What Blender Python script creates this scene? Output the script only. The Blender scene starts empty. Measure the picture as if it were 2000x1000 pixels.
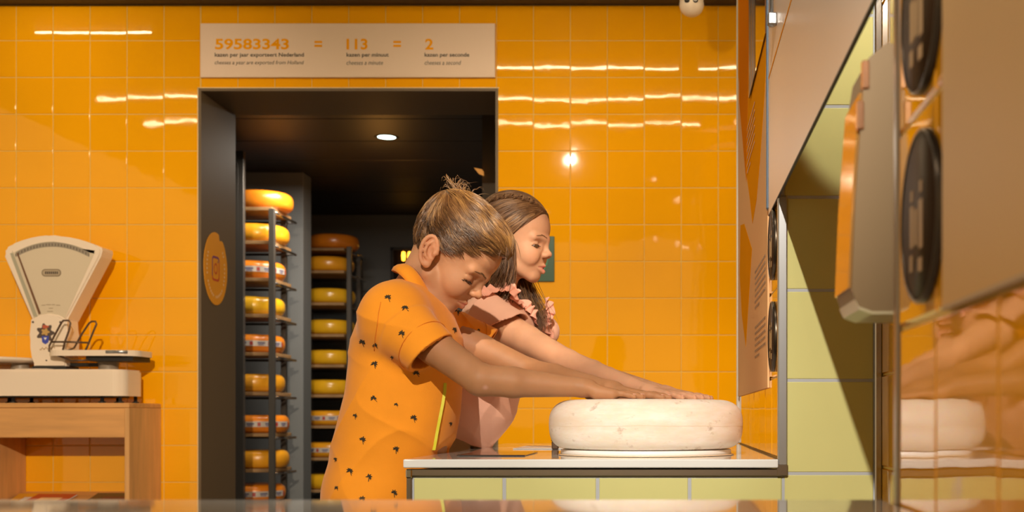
import bpy, bmesh, math, random
import numpy as np
from mathutils import Vector, Matrix, Euler
from mathutils.bvhtree import BVHTree

random.seed(7)
SC = bpy.context.scene
COL = SC.collection

# ------------------------------------------------------------------ camera
F = 2300.0            # focal length in pixels of the 2000x1000 frame
VX, VY = 1310.0, 815.0   # where the depth lines of the room meet
CH = 0.82             # camera height
cam_d = bpy.data.cameras.new('camera'); cam = bpy.data.objects.new('camera', cam_d); COL.objects.link(cam)
cam.location = (0, 0, CH); cam.rotation_euler = (math.pi/2, 0, 0)
cam_d.sensor_width = 36.0; cam_d.lens = 36.0*F/2000.0
cam_d.shift_x = -(VX-1000)/2000.0; cam_d.shift_y = (VY-500)/2000.0
cam_d.clip_start = 0.02; cam_d.clip_end = 60
cam_d.dof.use_dof = True; cam_d.dof.focus_distance = 2.2; cam_d.dof.aperture_fstop = 7.5
SC.camera = cam

# ------------------------------------------------------------------ light
SC.view_settings.view_transform = 'Standard'; SC.view_settings.look = 'None'
SC.view_settings.exposure = 0.0; SC.view_settings.gamma = 1.0; SC.view_settings.use_curve_mapping = False
wld = bpy.data.worlds.new('room_air'); SC.world = wld; wld.use_nodes = True
wld.node_tree.nodes['Background'].inputs[0].default_value = (1.0, 0.70, 0.38, 1)
wld.node_tree.nodes['Background'].inputs[1].default_value = 0.58

def spot(name, loc, target, watts, angle, blend=0.4, size=0.03, col=(1.0, 0.83, 0.62)):
    d = bpy.data.lights.new(name, 'SPOT'); o = bpy.data.objects.new(name, d); COL.objects.link(o)
    o.location = loc; d.energy = watts; d.spot_size = math.radians(angle); d.spot_blend = blend
    d.shadow_soft_size = size; d.color = col
    o.rotation_euler = (Vector(target)-Vector(loc)).to_track_quat('-Z', 'Y').to_euler()
    return o
def area(name, loc, rot, sx, sy, watts, col=(1.0, 0.84, 0.64)):
    d = bpy.data.lights.new(name, 'AREA'); o = bpy.data.objects.new(name, d); COL.objects.link(o)
    d.shape = 'RECTANGLE'; d.size = sx; d.size_y = sy; d.energy = watts; d.color = col
    o.location = loc; o.rotation_euler = rot
    return o
SPOTS = [  # location, target, watts, cone angle, blend
    ('exhibit_spot', (-0.24, -1.10, 2.40), (-0.22, 2.15, 0.90), 430, 32, 0.6),
    ('cheese_fill_spot', (-0.10, -1.10, 2.40), (-0.03, 2.10, 0.79), 105, 9, 0.8),  # added narrow beam that brightens the front of the cheese
    ('counter_spot', (-0.10, 1.55, 2.40), (-0.03, 2.12, 0.80), 18, 28, 0.6),
    ('scale_spot', (0.08, -1.30, 2.40), (-2.45, 4.70, 1.25), 1000, 28, 0.95),
    ('wall_spot', (-0.60, 2.4, 2.40), (-0.35, 4.78, 0.95), 132, 78, 0.95),
    ('near_fill_spot', (-0.95, 0.10, 2.40), (0.15, 0.62, 0.95), 36, 44, 0.8),  # added lamp that lifts the nearest wall, poster and counter top
    ('side_spot', (0.03, 0.90, 2.40), (-0.34, 2.52, 1.04), 150, 15, 0.7),
]
for nm, lo, ta, wt, an, bl in SPOTS:
    spot(nm, lo, ta, wt, an, bl, 0.014, {'cheese_fill_spot': (1.0, 0.92, 0.84), 'exhibit_spot': (1.0, 0.87, 0.71)}.get(nm, (1.0, 0.83, 0.62)))
spot('recess_light', (0.29, 1.50, 1.70), (0.325, 1.917, 1.385), 13, 31, 0.25, 0.01, (1.0, 0.90, 0.72))
area('storage_light', (-1.9, 6.6, 2.30), (0, 0, 0), 0.5, 0.5, 30, (1.0, 0.93, 0.82))

# ------------------------------------------------------------------ helpers
def P(x, y, Y):
    """point of the room that stands at depth Y behind photo pixel x, y"""
    return Vector(((x-VX)*Y/F, Y, CH-(y-VY)*Y/F))

MATS = {}
def mat(name, col, rough=0.5, metal=0.0, spec=0.5, bump=None, var=None, emit=None, sss=0.0, ior=1.5, coat=0.0, obj_coord=True):
    """bump=(scale, strength, distance); var=(scale, amount): darker / lighter mottling of the own colour"""
    if name in MATS: return MATS[name]
    m = bpy.data.materials.new(name); m.use_nodes = True
    nt = m.node_tree; b = nt.nodes['Principled BSDF']
    b.inputs['Base Color'].default_value = (*col, 1); b.inputs['Roughness'].default_value = rough
    b.inputs['Metallic'].default_value = metal; b.inputs['IOR'].default_value = ior
    b.inputs['Specular IOR Level'].default_value = spec
    if coat: b.inputs['Coat Weight'].default_value = coat; b.inputs['Coat Roughness'].default_value = 0.03
    if emit: b.inputs['Emission Color'].default_value = (*emit[0], 1); b.inputs['Emission Strength'].default_value = emit[1]
    if sss:
        b.inputs['Subsurface Weight'].default_value = sss
        b.inputs['Subsurface Radius'].default_value = (0.012, 0.004, 0.002); b.inputs['Subsurface Scale'].default_value = 1.0
    tc = None
    if bump or var:
        tc = nt.nodes.new('ShaderNodeNewGeometry') if obj_coord is False else nt.nodes.new('ShaderNodeTexCoord')
    out = (lambda: tc.outputs['Position'] if obj_coord is False else tc.outputs['Object'])
    if var:
        n = nt.nodes.new('ShaderNodeTexNoise'); n.inputs['Scale'].default_value = var[0]; n.inputs['Detail'].default_value = 5
        if len(var) > 2:
            mp = nt.nodes.new('ShaderNodeMapping'); mp.inputs['Scale'].default_value = var[2]
            nt.links.new(out(), mp.inputs[0]); nt.links.new(mp.outputs[0], n.inputs['Vector'])
        else: nt.links.new(out(), n.inputs['Vector'])
        mx = nt.nodes.new('ShaderNodeMix'); mx.data_type = 'RGBA'
        mx.inputs[6].default_value = (*[c*(1-var[1]) for c in col], 1); mx.inputs[7].default_value = (*[min(1, c*(1+var[1])) for c in col], 1)
        rp = nt.nodes.new('ShaderNodeMapRange'); rp.inputs[1].default_value = 0.3; rp.inputs[2].default_value = 0.7
        nt.links.new(n.outputs[0], rp.inputs[0]); nt.links.new(rp.outputs[0], mx.inputs[0]); nt.links.new(mx.outputs[2], b.inputs['Base Color'])
    if bump:
        n = nt.nodes.new('ShaderNodeTexNoise'); n.inputs['Scale'].default_value = bump[0]; n.inputs['Detail'].default_value = 3
        nt.links.new(out(), n.inputs['Vector'])
        bp = nt.nodes.new('ShaderNodeBump'); bp.inputs['Strength'].default_value = bump[1]; bp.inputs['Distance'].default_value = bump[2]
        nt.links.new(n.outputs[0], bp.inputs['Height']); nt.links.new(bp.outputs[0], b.inputs['Normal'])
    MATS[name] = m
    return m

amber = mat('amber_glaze', (0.90, 0.395, 0.002), 0.035, bump=(5.0, 0.08, 0.012), coat=0.45, var=(2.0, 0.05), obj_coord=False)
grout_a = mat('amber_wall_grout', (0.70, 0.48, 0.13), 0.7)
green = mat('lime_glaze', (0.61, 0.61, 0.27), 0.16, bump=(6.0, 0.06, 0.008), var=(3.0, 0.03), obj_coord=False)
grout_g = mat('grey_grout', (0.42, 0.46, 0.52), 0.7)
steel = mat('brushed_steel', (0.52, 0.50, 0.48), 0.22, 1.0)
chrome = mat('chrome', (0.46, 0.49, 0.53), 0.30, 0.9)
bronze = mat('dull_steel', (0.30, 0.25, 0.20), 0.30, 1.0)
worktop_m = mat('white_laminate', (0.74, 0.78, 0.80), 0.05, coat=0.3)
white_m = mat('white_plastic', (0.80, 0.79, 0.76), 0.35)
peach = mat('peach_board', (0.86, 0.53, 0.27), 0.22, spec=0.0)
board = mat('white_board', (0.84, 0.70, 0.60), 0.30)
tanboard = mat('tan_board', (0.62, 0.37, 0.13), 0.5)
orange_p = mat('orange_print', (0.88, 0.36, 0.01), 0.25, spec=0.0)
deep_p = mat('deep_orange_print', (0.80, 0.25, 0.01), 0.25, spec=0.0)
dark_p = mat('dark_print', (0.06, 0.04, 0.03), 0.6)
blackp = mat('black_disc', (0.034, 0.016, 0.006), 0.5, spec=0.15)
brown_c = mat('dark_ceiling', (0.045, 0.026, 0.015), 0.6)
jamb_m = mat('dark_lining', (0.135, 0.090, 0.046), 0.55, bump=(180, 0.2, 0.001))
grey_w = mat('grey_store_wall', (0.17, 0.175, 0.172), 0.6, bump=(60, 0.15, 0.002))
store_c = mat('dark_plank', (0.020, 0.013, 0.008), 0.5)
wood = mat('pine_wood', (0.66, 0.33, 0.11), 0.5, var=(6.0, 0.17, (0.5, 5.0, 4.0)))
wood2 = mat('pine_side', (0.68, 0.36, 0.13), 0.5, var=(6.0, 0.15, (5.0, 4.0, 0.5)))
plank_m = mat('shelf_plank', (0.34, 0.19, 0.075), 0.6, var=(9.0, 0.25))
rackm = mat('rack_metal', (0.10, 0.085, 0.07), 0.4, 0.4)
enamel = mat('cream_enamel', (0.86, 0.71, 0.56), 0.16, coat=0.5)
black_m = mat('black_rubber', (0.015, 0.013, 0.012), 0.5)

# ---- mesh builders: every function returns (verts, faces) lists that obj() joins into ONE mesh
def mk(name, vf, m, parent=None, smooth=False, kind=None, auto=None):
    v, f = vf
    me = bpy.data.meshes.new(name); me.from_pydata([tuple(p) for p in v], [], f); me.update()
    return link(name, me, m, parent, smooth, kind)
def link(name, me, m, parent=None, smooth=False, kind=None):
    if m and not me.materials: me.materials.append(m)
    if smooth: me.polygons.foreach_set('use_smooth', [True]*len(me.polygons))
    o = bpy.data.objects.new(name, me); COL.objects.link(o)
    if parent: o.parent = parent; o.matrix_parent_inverse = Matrix.Translation(parent.location).inverted() if parent.type == 'EMPTY' else Matrix.Identity(4)
    if kind: o['kind'] = kind
    return o
def thing(name, label, cat, loc=(0, 0, 0), group=None):
    o = bpy.data.objects.new(name, None); COL.objects.link(o); o.location = loc; o.empty_display_size = 0.05
    return tag(o, label, cat, group)
def tag(o, label, cat, group=None):
    o['label'] = label; o['category'] = cat
    if group: o['group'] = group
    return o
def struct(name, vf, m, label=None):
    o = mk(name, vf, m); o['kind'] = 'structure'
    if label: o['label'] = label
    return o
def join(*vfs):
    V, Fc = [], []
    for v, f in vfs:
        n = len(V); V += list(v); Fc += [tuple(i+n for i in q) for q in f]
    return V, Fc
def box(x0, x1, y0, y1, z0, z1, bev=0.0, seg=2):
    if not bev:
        v = [(x, y, z) for x in (x0, x1) for y in (y0, y1) for z in (z0, z1)]
        f = [(0, 1, 3, 2), (4, 6, 7, 5), (0, 4, 5, 1), (2, 3, 7, 6), (0, 2, 6, 4), (1, 5, 7, 3)]
        return v, f
    bm = bmesh.new(); bmesh.ops.create_cube(bm, size=1)
    for w in bm.verts: w.co = ((x0+x1)/2+w.co.x*(x1-x0), (y0+y1)/2+w.co.y*(y1-y0), (z0+z1)/2+w.co.z*(z1-z0))
    bmesh.ops.bevel(bm, geom=bm.edges[:], offset=bev, segments=seg, affect='EDGES', profile=0.5)
    return frombm(bm)
def frombm(bm):
    bm.verts.index_update()
    v = [tuple(w.co) for w in bm.verts]; f = [tuple(w.index for w in q.verts) for q in bm.faces]; bm.free()
    return v, f
def lathe(prof, c=(0, 0, 0), n=32, axis='Z'):
    """prof: list of (radius, height)"""
    v, f = [], []
    m = len(prof)
    for i in range(n):
        a = 2*math.pi*i/n
        for r, h in prof:
            p = (r*math.cos(a), r*math.sin(a), h)
            if axis == 'X': p = (p[2], p[1], -p[0])
            elif axis == 'Y': p = (p[0], p[2], -p[1]) if False else (p[0], p[2], p[1])
            v.append((c[0]+p[0], c[1]+p[1], c[2]+p[2]))
    for i in range(n):
        for j in range(m-1):
            q = (i*m+j, ((i+1) % n)*m+j, ((i+1) % n)*m+j+1, i*m+j+1)
            f.append(q if axis != 'Y' else q[::-1])
    return v, f
def tube(path, r, n=8, cap=True):
    path = [Vector(p) for p in path]; rs = r if isinstance(r, (list, tuple)) else [r]*len(path)
    v, f = [], []
    up = None
    for i, p in enumerate(path):
        t = (path[min(i+1, len(path)-1)]-path[max(i-1, 0)]).normalized()
        if up is None:
            up = Vector((0, 0, 1)) if abs(t.z) < 0.9 else Vector((1, 0, 0))
        a = t.cross(up).normalized(); up = a.cross(t).normalized()
        for k in range(n):
            an = 2*math.pi*k/n
            v.append(p+(a*math.cos(an)+up*math.sin(an))*rs[i])
    for i in range(len(path)-1):
        for k in range(n):
            f.append((i*n+k, i*n+(k+1) % n, (i+1)*n+(k+1) % n, (i+1)*n+k))
    if cap: f.append(tuple(range(n))[::-1]); f.append(tuple((len(path)-1)*n+k for k in range(n)))
    return v, f
def prism(poly, axis, a0, a1):
    """polygon in the two other axes (in order), extruded between a0 and a1 along axis"""
    n = len(poly); v = []
    for a in (a0, a1):
        for p, q in poly:
            v.append({'X': (a, p, q), 'Y': (p, a, q), 'Z': (p, q, a)}[axis])
    f = [tuple(range(n)), tuple(range(2*n-1, n-1, -1))]
    for i in range(n): f.append((i, i+n, (i+1) % n+n, (i+1) % n))
    bm = bmesh.new()
    vs = [bm.verts.new(p) for p in v]
    for q in f: bm.faces.new([vs[i] for i in q])
    bmesh.ops.recalc_face_normals(bm, faces=bm.faces[:])
    return frombm(bm)
def ring_arc(c, r, a0, a1, n=16):
    return [(c[0]+r*math.cos(a0+(a1-a0)*i/n), c[1]+r*math.sin(a0+(a1-a0)*i/n)) for i in range(n+1)]

TXT = {}
def text_vf(body, bold=0.0, shear=0.0):
    key = (body, bold, shear)
    if key in TXT: return TXT[key]
    cu = bpy.data.curves.new('lettering', 'FONT'); cu.body = body; cu.offset = bold; cu.shear = shear; cu.resolution_u = 3
    o = bpy.data.objects.new('lettering', cu); COL.objects.link(o)
    dg = bpy.context.evaluated_depsgraph_get(); me = bpy.data.meshes.new_from_object(o.evaluated_get(dg))
    v = [(p.co.x, p.co.y) for p in me.vertices]; f = [tuple(q.vertices) for q in me.polygons]
    bpy.data.objects.remove(o); bpy.data.curves.remove(cu); bpy.data.meshes.remove(me)
    TXT[key] = (v, f)
    return v, f
def text(body, a0, a1, b0, b1, place, bold=0.0, shear=0.0):
    """lettering fitted into the rectangle a0..a1, b0..b1; place(a, b) gives the 3D point"""
    v, f = text_vf(body, bold, shear)
    xs = [p[0] for p in v]; ys = [p[1] for p in v]; lx, hx, ly, hy = min(xs), max(xs), min(ys), max(ys)
    return [place(a0+(p[0]-lx)/(hx-lx)*(a1-a0), b0+(p[1]-ly)/(hy-ly)*(b1-b0)) for p in v], f

# ---- tiles: one small bevelled slab per size, shared by all tiles of that size
TM = {}
def tile_mesh(w, h, m):
    key = (round(w, 3), round(h, 3), m.name)
    if key in TM: return TM[key]
    b, d = 0.0022, 0.007
    x, z = w/2, h/2
    v = [(-x, 0, -z), (x, 0, -z), (x, 0, z), (-x, 0, z), (-x, -d+b, -z), (x, -d+b, -z), (x, -d+b, z), (-x, -d+b, z),
         (-x+b, -d, -z+b), (x-b, -d, -z+b), (x-b, -d, z-b), (-x+b, -d, z-b)]
    f = [(8, 9, 10, 11)]
    for i in range(4):
        j = (i+1) % 4; f += [(i, j, j+4, i+4), (i+4, j+4, j+8, i+8)]
    me = bpy.data.meshes.new('tile'); me.from_pydata(v, [], f); me.update(); me.materials.append(m)
    TM[key] = me
    return me
def tile(parent, center, w, h, m, rz=0.0, tilt=0.0035):
    o = bpy.data.objects.new('tile', tile_mesh(w, h, m)); COL.objects.link(o); o.parent = parent
    o.location = center; o.rotation_euler = (random.uniform(-tilt, tilt), 0, rz+random.uniform(-tilt, tilt))
    return o

# ================================================================== the setting
YB = 4.779; XR = 0.178; YG = 1.917; HC = 2.4925; HT = 0.752   # back wall, right wall, lime front, ceiling, worktop
YE = 3.08; YN = 0.93; XRB = 0.343                             # far end of right wall, near jamb of the recess, recess back
struct('floor', box(-4.6, 1.6, -1.5, 9.4, -0.05, 0), mat('dark_floor', (0.10, 0.075, 0.05), 0.5, var=(4, 0.2)))
struct('ceiling', join(box(-3.6, 1.5, -1.5, 4.9, HC, HC+0.1), box(-3.6, 1.5, 4.70, 4.74, HC-0.006, HC)), brown_c)
DX0, DX1, DH, DY = -1.905, -0.711, 2.1435, 5.155
wb = struct('wall_back', join(box(-3.6, DX0-0.012, YB+0.0022, DY, 0, HC), box(DX1+0.012, 1.4, YB+0.0022, DY, 0, HC),
                              box(DX0-0.012, DX1+0.012, YB+0.0022, DY, DH+0.012, HC)), grout_a, 'amber glazed tile wall with a dark doorway')
TX0, TP, TZ0, TPZ, G = -1.9073, 0.15, 2.349, 0.1494, 0.0026
def trow(x0, x1, z0, z1): tile(wb, ((x0+x1)/2, YB+0.007, (z0+z1)/2), x1-x0-G, z1-z0-G, amber)
low = []
for k in list(range(-7, 0))+list(range(0, 8))+list(range(8, 17)):
    x0 = TX0+TP*k; x1 = x0+TP; door = 0 <= k < 8
    if k == -1: x1 -= 0.002
    trow(x0, x1, TZ0, HC)
    for j in range(16):
        zt = TZ0-TPZ*j; zb = zt-TPZ
        if door:
            if zb >= DH: trow(x0, x1, zb, zt)
            elif zt > DH+0.02: trow(x0, x1, DH+0.006, zt)
        elif j < 14: trow(x0, x1, zb, zt)
        else: low.append((x0, x1, max(zb, 0.0), zt))
lowv = [box(a+G/2, b-G/2, YB, YB+0.007, c+G/2, d-G/2) for a, b, c, d in low]
mk('lower_tile', join(*lowv), amber, wb, kind='stuff')
# door lining
d1 = struct('door_1', join(box(DX0-0.011, DX0, YB-0.002, DY, 0, DH+0.011), box(DX1, DX1+0.011, YB-0.002, DY, 0, DH+0.011),
                           box(DX0, DX1, YB-0.002, DY, DH, DH+0.011)), jamb_m, 'dark lined doorway to the cheese store')
mk('edge_trim', join(box(DX0-0.0145, DX0-0.011, YB-0.004, YB+0.01, 0, DH+0.0145), box(DX0-0.0145, DX1+0.0145, YB-0.004, YB+0.01, DH+0.011, DH+0.0145)),
   mat('pale_trim', (0.75, 0.55, 0.28), 0.4), d1)

# cheese store behind the doorway
HS = 2.383
struct('wall_store_back', box(-4.6, -0.3, 9.1, 9.2, 0, HS), grey_w)
struct('wall_store_left', box(-4.6, -4.5, DY, 9.1, 0, HS), grey_w)
struct('wall_store_right', box(-0.62, -0.5, DY, 9.1, 0, HS), grey_w)
struct('wall_store_front', join(box(-4.6, DX0-0.02, DY, DY+0.04, 0, HS), box(DX1+0.02, -0.3, DY, DY+0.04, 0, HS), box(-4.6, -0.3, DY, DY+0.04, DH+0.02, HS)), grey_w)
struct('wall_store_partition', box(-4.4, -2.341, 7.5, 7.67, 0, HS, 0.004, 1), grey_w, 'grey partition between the two cheese racks')
struct('wall_store_pier', box(-0.96, -0.62, 6.0, 6.2, 0, HS), jamb_m)
cs = struct('ceiling_store', box(-4.6, -0.3, DY, 9.2, HS+0.03, HS+0.1), store_c)
for k in range(9):
    y0 = 4.72+0.5*k+0.45
    if y0+0.494 > 9.25: break
    mk('plank', box(-4.6, -0.3, y0, y0+0.492, HS, HS+0.03, 0.003, 1), store_c, cs)

# right wall: niche wall, recess with a panel above it, nearest wall
wr = struct('wall_right', join(box(XR+0.0022, XRB, YG+0.0022, YE, 0, HC), box(XR+0.0022, XRB+0.1, -0.9, YN, 0, HC),
                               box(XRB+0.0022, XRB+0.1, YN, YG+0.3, 0, HC), box(XR+0.02, XRB+0.01, YN, YG, 1.74, 1.78)), grout_a, 'amber and lime tiled wall with a narrow recess')
RZ = math.pi/2
def rt(y0, y1, z0, z1, x=XR): tile(wr, (x+0.007, (y0+y1)/2, (z0+z1)/2), y1-y0-G, z1-z0-G, amber, -RZ, 0.003)
ZJ = 0.889      # a joint of the right wall lies at the lower edge of the posters
def right_rows(y0, y1, zmin, zmax, x=XR):
    for j in range(-2, 12):
        a, b = ZJ+0.15*j, ZJ+0.15*(j+1)
        a, b = max(a, zmin), min(b, zmax)
        if b-a > 0.02: rt(y0, y1, a, b, x)
ys = [YE-0.004, 2.97, 2.82, 2.67, 2.52, 2.37, 2.22, 2.07, YG+0.012]
for a, b in zip(ys[1:], ys[:-1]): right_rows(a, b, HT, HC)
for a, b in ((0.79, YN-0.012), (0.64, 0.79), (0.49, 0.64), (0.34, 0.49), (0.19, 0.34)): right_rows(a, b, 0.60, 1.35)
for a, b in ((1.77, 1.915), (1.62, 1.77), (1.47, 1.62), (1.32, 1.47), (1.17, 1.32)): right_rows(a, b, 0.55, 1.74, XRB)
mk('end_tile', box(XR+0.01, XRB, YE, YE+0.007, 0, HC), amber, wr)
# lime tiles of the wall between niche and recess (faces the camera)
gx0, gx1 = 0.1835, 0.3315
mk('grout_face', box(XR+0.003, XRB-0.002, YG+0.0005, YG+0.003, 0, 1.74), grout_g, wr)
for yj0, yj1 in ((385, 208), (567, 385), (743, 567), (925, 743), (1104, 925), (1283, 1104), (208, 30), (30, -148)):
    z0 = CH-(yj0-VY)/1200; z1 = min(1.74, CH-(yj1-VY)/1200)
    tile(wr, ((gx0+gx1)/2, YG+0.0065, (z0+z1)/2), gx1-gx0-0.0015, z1-z0-0.0026, green, 0, 0.001)
tr = struct('trim_1', join(box(XR-0.004, XR+0.0115, YG-0.006, YG+0.008, HT-0.022, 1.180, 0.002, 1)), chrome, 'chrome corner profile beside the round cheese')
mk('cap', box(XR-0.006, XR+0.0125, YG-0.0075, YG+0.006, HT-0.028, HT-0.008, 0.002, 1), bronze, tr)
struct('trim_2', join(box(XRB-0.011, XRB+0.001, YG-0.004, YG+0.006, 0, 1.74, 0.002, 1)), steel, 'steel corner profile at the recess')
struct('trim_3', box(XR-0.002, XR+0.008, YN-0.012, YN+0.002, 0.0, 1.18, 0.002, 1), bronze, 'dull metal edge of the nearest tiled wall')
struct('trim_4', box(XR-0.006, XR+0.004, YE-0.012, YE+0.009, HT, 2.02, 0.003, 1), white_m, 'slim white edge at the far end of the niche wall')
mk('end_knob', lathe([(0, 0.012), (0.005, 0.011), (0.006, 0), (0.004, -0.012), (0, -0.012)], (XR-0.001, YE, 2.03), 12), white_m, bpy.data.objects['trim_4'], True)
struct('trim_5', box(XR-0.0075, XR-0.003, 2.094, 2.110, 1.19, HC, 0.003, 1), mat('blue_steel', (0.10, 0.16, 0.25), 0.4), 'upright steel blue strip between poster and white panel')

# ================================================================== exhibit counter with the round cheese
CX0 = -0.433; CX1 = XR-0.004
ct = thing('exhibit_counter', 'lime tiled counter with dull steel edging under the round cheese', 'counter', (-0.13, 2.4, 0))
mk('body', box(CX0+0.012, CX1, YG+0.0005, YE-0.01, 0, HT-0.02), grout_g, ct)
mk('steel_edge', join(box(CX0+0.004, CX1+0.006, YG-0.006, YG+0.01, HT-0.0275, HT-0.0162, 0.001, 1)), bronze, ct)
mk('corner_post', box(CX0+0.004, CX0+0.0125, YG-0.006, YG+0.01, 0, HT-0.03, 0.001, 1), bronze, ct)
mk('corner_cap', box(CX0+0.003, CX0+0.0135, YG-0.008, YG+0.01, HT-0.031, HT-0.016, 0.002, 1), steel, ct)
for xa, xb in ((805, 985), (985, 1167), (1167, 1347), (1347, 1529)):
    a = (xa-VX)/1200; b = (xb-VX)/1200
    for z0, z1 in ((HT-0.177, HT-0.0285), (HT-0.327, HT-0.177), (HT-0.477, HT-0.327)):
        tile(ct, ((a+b)/2+ct.location.x*-1, YG+0.0065-ct.location.y, (z0+z1)/2), b-a-0.0030, z1-z0-0.0030, green, 0, 0.001)
mk('side_panel', box(CX0+0.006, CX0+0.012, YG+0.011, YE-0.02, 0, HT-0.02), green, ct)
wt = mk('worktop', box(CX0-0.0, CX1, YG-0.012, YE, HT-0.014, HT, 0.002, 2), worktop_m)
tag(wt, 'glossy white worktop on the lime tiled counter', 'worktop')
# things lying on it
pl = thing('cheese_stand', 'flat white round stand under the big pale cheese', 'stand', (-0.045, 2.15, HT))
mk('plate', lathe([(0, 0.0104), (0.1535, 0.0104), (0.1550, 0.0094), (0.1555, 0.0005), (0, 0.0005)], (-0.045, 2.15, HT), 64), mat('bright_white', (0.86, 0.87, 0.87), 0.3), pl, True)
mk('foot_ring', lathe([(0.1555, 0.0005), (0.1600, 0.0006), (0.1602, 0.0018), (0.1555, 0.0022)], (-0.045, 2.15, HT), 64), mat('warm_rim', (0.85, 0.66, 0.46), 0.25), pl, True)
def inset(name, x0, x1, y0, y1, lab, m, th=0.0022):
    o = mk(name, box(x0, x1, y0, y1, HT+0.0003, HT+th, 0.0006, 1), m); tag(o, lab, 'card'); return o
inset('info_card', -0.335, -0.175, 2.50, 2.74, 'white card lying on the worktop left of the cheese', white_m)
inset('touch_panel', -0.375, -0.255, 2.06, 2.26, 'dark glossy touch panel set in the worktop before the boy', mat('dark_glass', (0.05, 0.035, 0.03), 0.06))
sb = thing('worktop_box', 'small dark box standing on the worktop behind the cheese', 'box', (-0.245, 2.50, HT))
mk('case', box(-0.252, -0.238, 2.49, 2.51, HT+0.0005, HT+0.018, 0.002, 1), mat('dark_metal', (0.12, 0.075, 0.05), 0.35, 0.5), sb)
mk('lid', box(-0.253, -0.237, 2.489, 2.511, HT+0.018, HT+0.020, 0.0008, 1), black_m, sb)

# the pale round cheese
CC = (-0.045, 2.15); CR = 0.1765; cz0, cz1 = HT+0.0105, 0.8515
prof = [(0, cz0)]
hh = (cz1-cz0)/2; zc = (cz0+cz1)/2
for i in range(41):
    a = -math.pi/2+math.pi*i/40
    ca, sa = math.cos(a), math.sin(a)
    ex = 2.4 if sa > 0 else 3.0
    prof.append((CR-0.046+0.046*max(0, 1-abs(sa)**ex)**(1/ex)+0.0012*sa, zc+hh*sa))
prof.append((0, cz1))
def cheese_mat(name, base, mid, dark, rough, line_z=0.5):
    m = bpy.data.materials.new(name); m.use_nodes = True; nt = m.node_tree; b = nt.nodes['Principled BSDF']
    b.inputs['Roughness'].default_value = rough; b.inputs['Subsurface Weight'].default_value = 0.25
    b.inputs['Subsurface Radius'].default_value = (0.03, 0.014, 0.006); b.inputs['Subsurface Scale'].default_value = 1
    tc = nt.nodes.new('ShaderNodeTexCoord')
    def noise(scale, sx, det=6, ro=0.6):
        mp = nt.nodes.new('ShaderNodeMapping'); mp.inputs['Scale'].default_value = sx
        n = nt.nodes.new('ShaderNodeTexNoise'); n.inputs['Scale'].default_value = scale; n.inputs['Detail'].default_value = det; n.inputs['Roughness'].default_value = ro
        nt.links.new(tc.outputs['Object'], mp.inputs[0]); nt.links.new(mp.outputs[0], n.inputs['Vector']); return n
    def mapr(src, a, b2, c=0.0, d=1.0):
        r = nt.nodes.new('ShaderNodeMapRange'); r.inputs[1].default_value = a; r.inputs[2].default_value = b2; r.inputs[3].default_value = c; r.inputs[4].default_value = d
        nt.links.new(src, r.inputs[0]); return r.outputs[0]
    def mix(fac, c1, c2):
        x = nt.nodes.new('ShaderNodeMix'); x.data_type = 'RGBA'; nt.links.new(fac, x.inputs[0])
        for i, c in ((6, c1), (7, c2)):
            if isinstance(c, tuple): x.inputs[i].default_value = (*c, 1)
            else: nt.links.new(c, x.inputs[i])
        return x.outputs[2]
    n1 = noise(14, (1, 1, 4)); n2 = noise(60, (1, 1, 6)); n3 = noise(26, (1, 1, 1.6), 8, 0.7)
    c = mix(mapr(n1.outputs[0], 0.35, 0.68), base, mid)
    c = mix(mapr(n3.outputs[0], 0.585, 0.70, 0, 0.8), c, dark)
    c = mix(mapr(n2.outputs[0], 0.52, 0.70, 0, 0.6), c, mid)
    nt.links.new(c, b.inputs['Base Color'])
    bp = nt.nodes.new('ShaderNodeBump'); bp.inputs['Strength'].default_value = 0.35; bp.inputs['Distance'].default_value = 0.002
    nt.links.new(n3.outputs[0], bp.inputs['Height']); nt.links.new(bp.outputs[0], b.inputs['Normal'])
    return m
ch = thing('round_cheese', 'big pale round cheese brightly lit on the worktop under the hands', 'cheese', (CC[0], CC[1], cz0))
v, f = lathe(prof, (CC[0], CC[1], 0), 96)
v = [(x, y, z) for x, y, z in v]
mk('rind', (v, f), cheese_mat('pale_rind', (0.93, 0.86, 0.79), (0.84, 0.72, 0.60), (0.44, 0.30, 0.20), 0.55), ch, True)
seam = [(CC[0]+(CR-0.0001)*math.cos(a), CC[1]+(CR-0.0001)*math.sin(a), zc-0.002+0.0006*math.sin(3*a)+0.0004*math.sin(11*a)) for a in [2*math.pi*i/120 for i in range(121)]]
mk('press_seam', tube(seam, 0.00035, 5, False), mat('rind_seam', (0.80, 0.66, 0.50), 0.7), ch, True)

# nearest counter, just below the camera
nc = thing('near_counter', 'counter with a glossy white top in the very foreground', 'counter', (-0.6, 0.4, 0))
mk('counter_top', box(-1.6, XR-0.003, -0.6, 0.972, HT-0.014, HT, 0.002, 2), worktop_m, nc)
mk('counter_body', box(-1.58, XR-0.004, -0.5, 0.955, 0, HT-0.0145), green, nc)
mk('counter_edge', box(-1.585, XR-0.004, 0.955, 0.962, HT-0.028, HT-0.0145), bronze, nc)

# ================================================================== right wall fittings
def RW(x, y, X=XR):
    """photo pixel on the right wall -> (depth, height) on the plane X"""
    Y = X*F/(x-VX); return Y, CH-(y-VY)*Y/F
def rpoly(pts, X, th=0.0012): return prism([RW(x, y, X) for x, y in pts], 'X', X-th, X)
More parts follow.
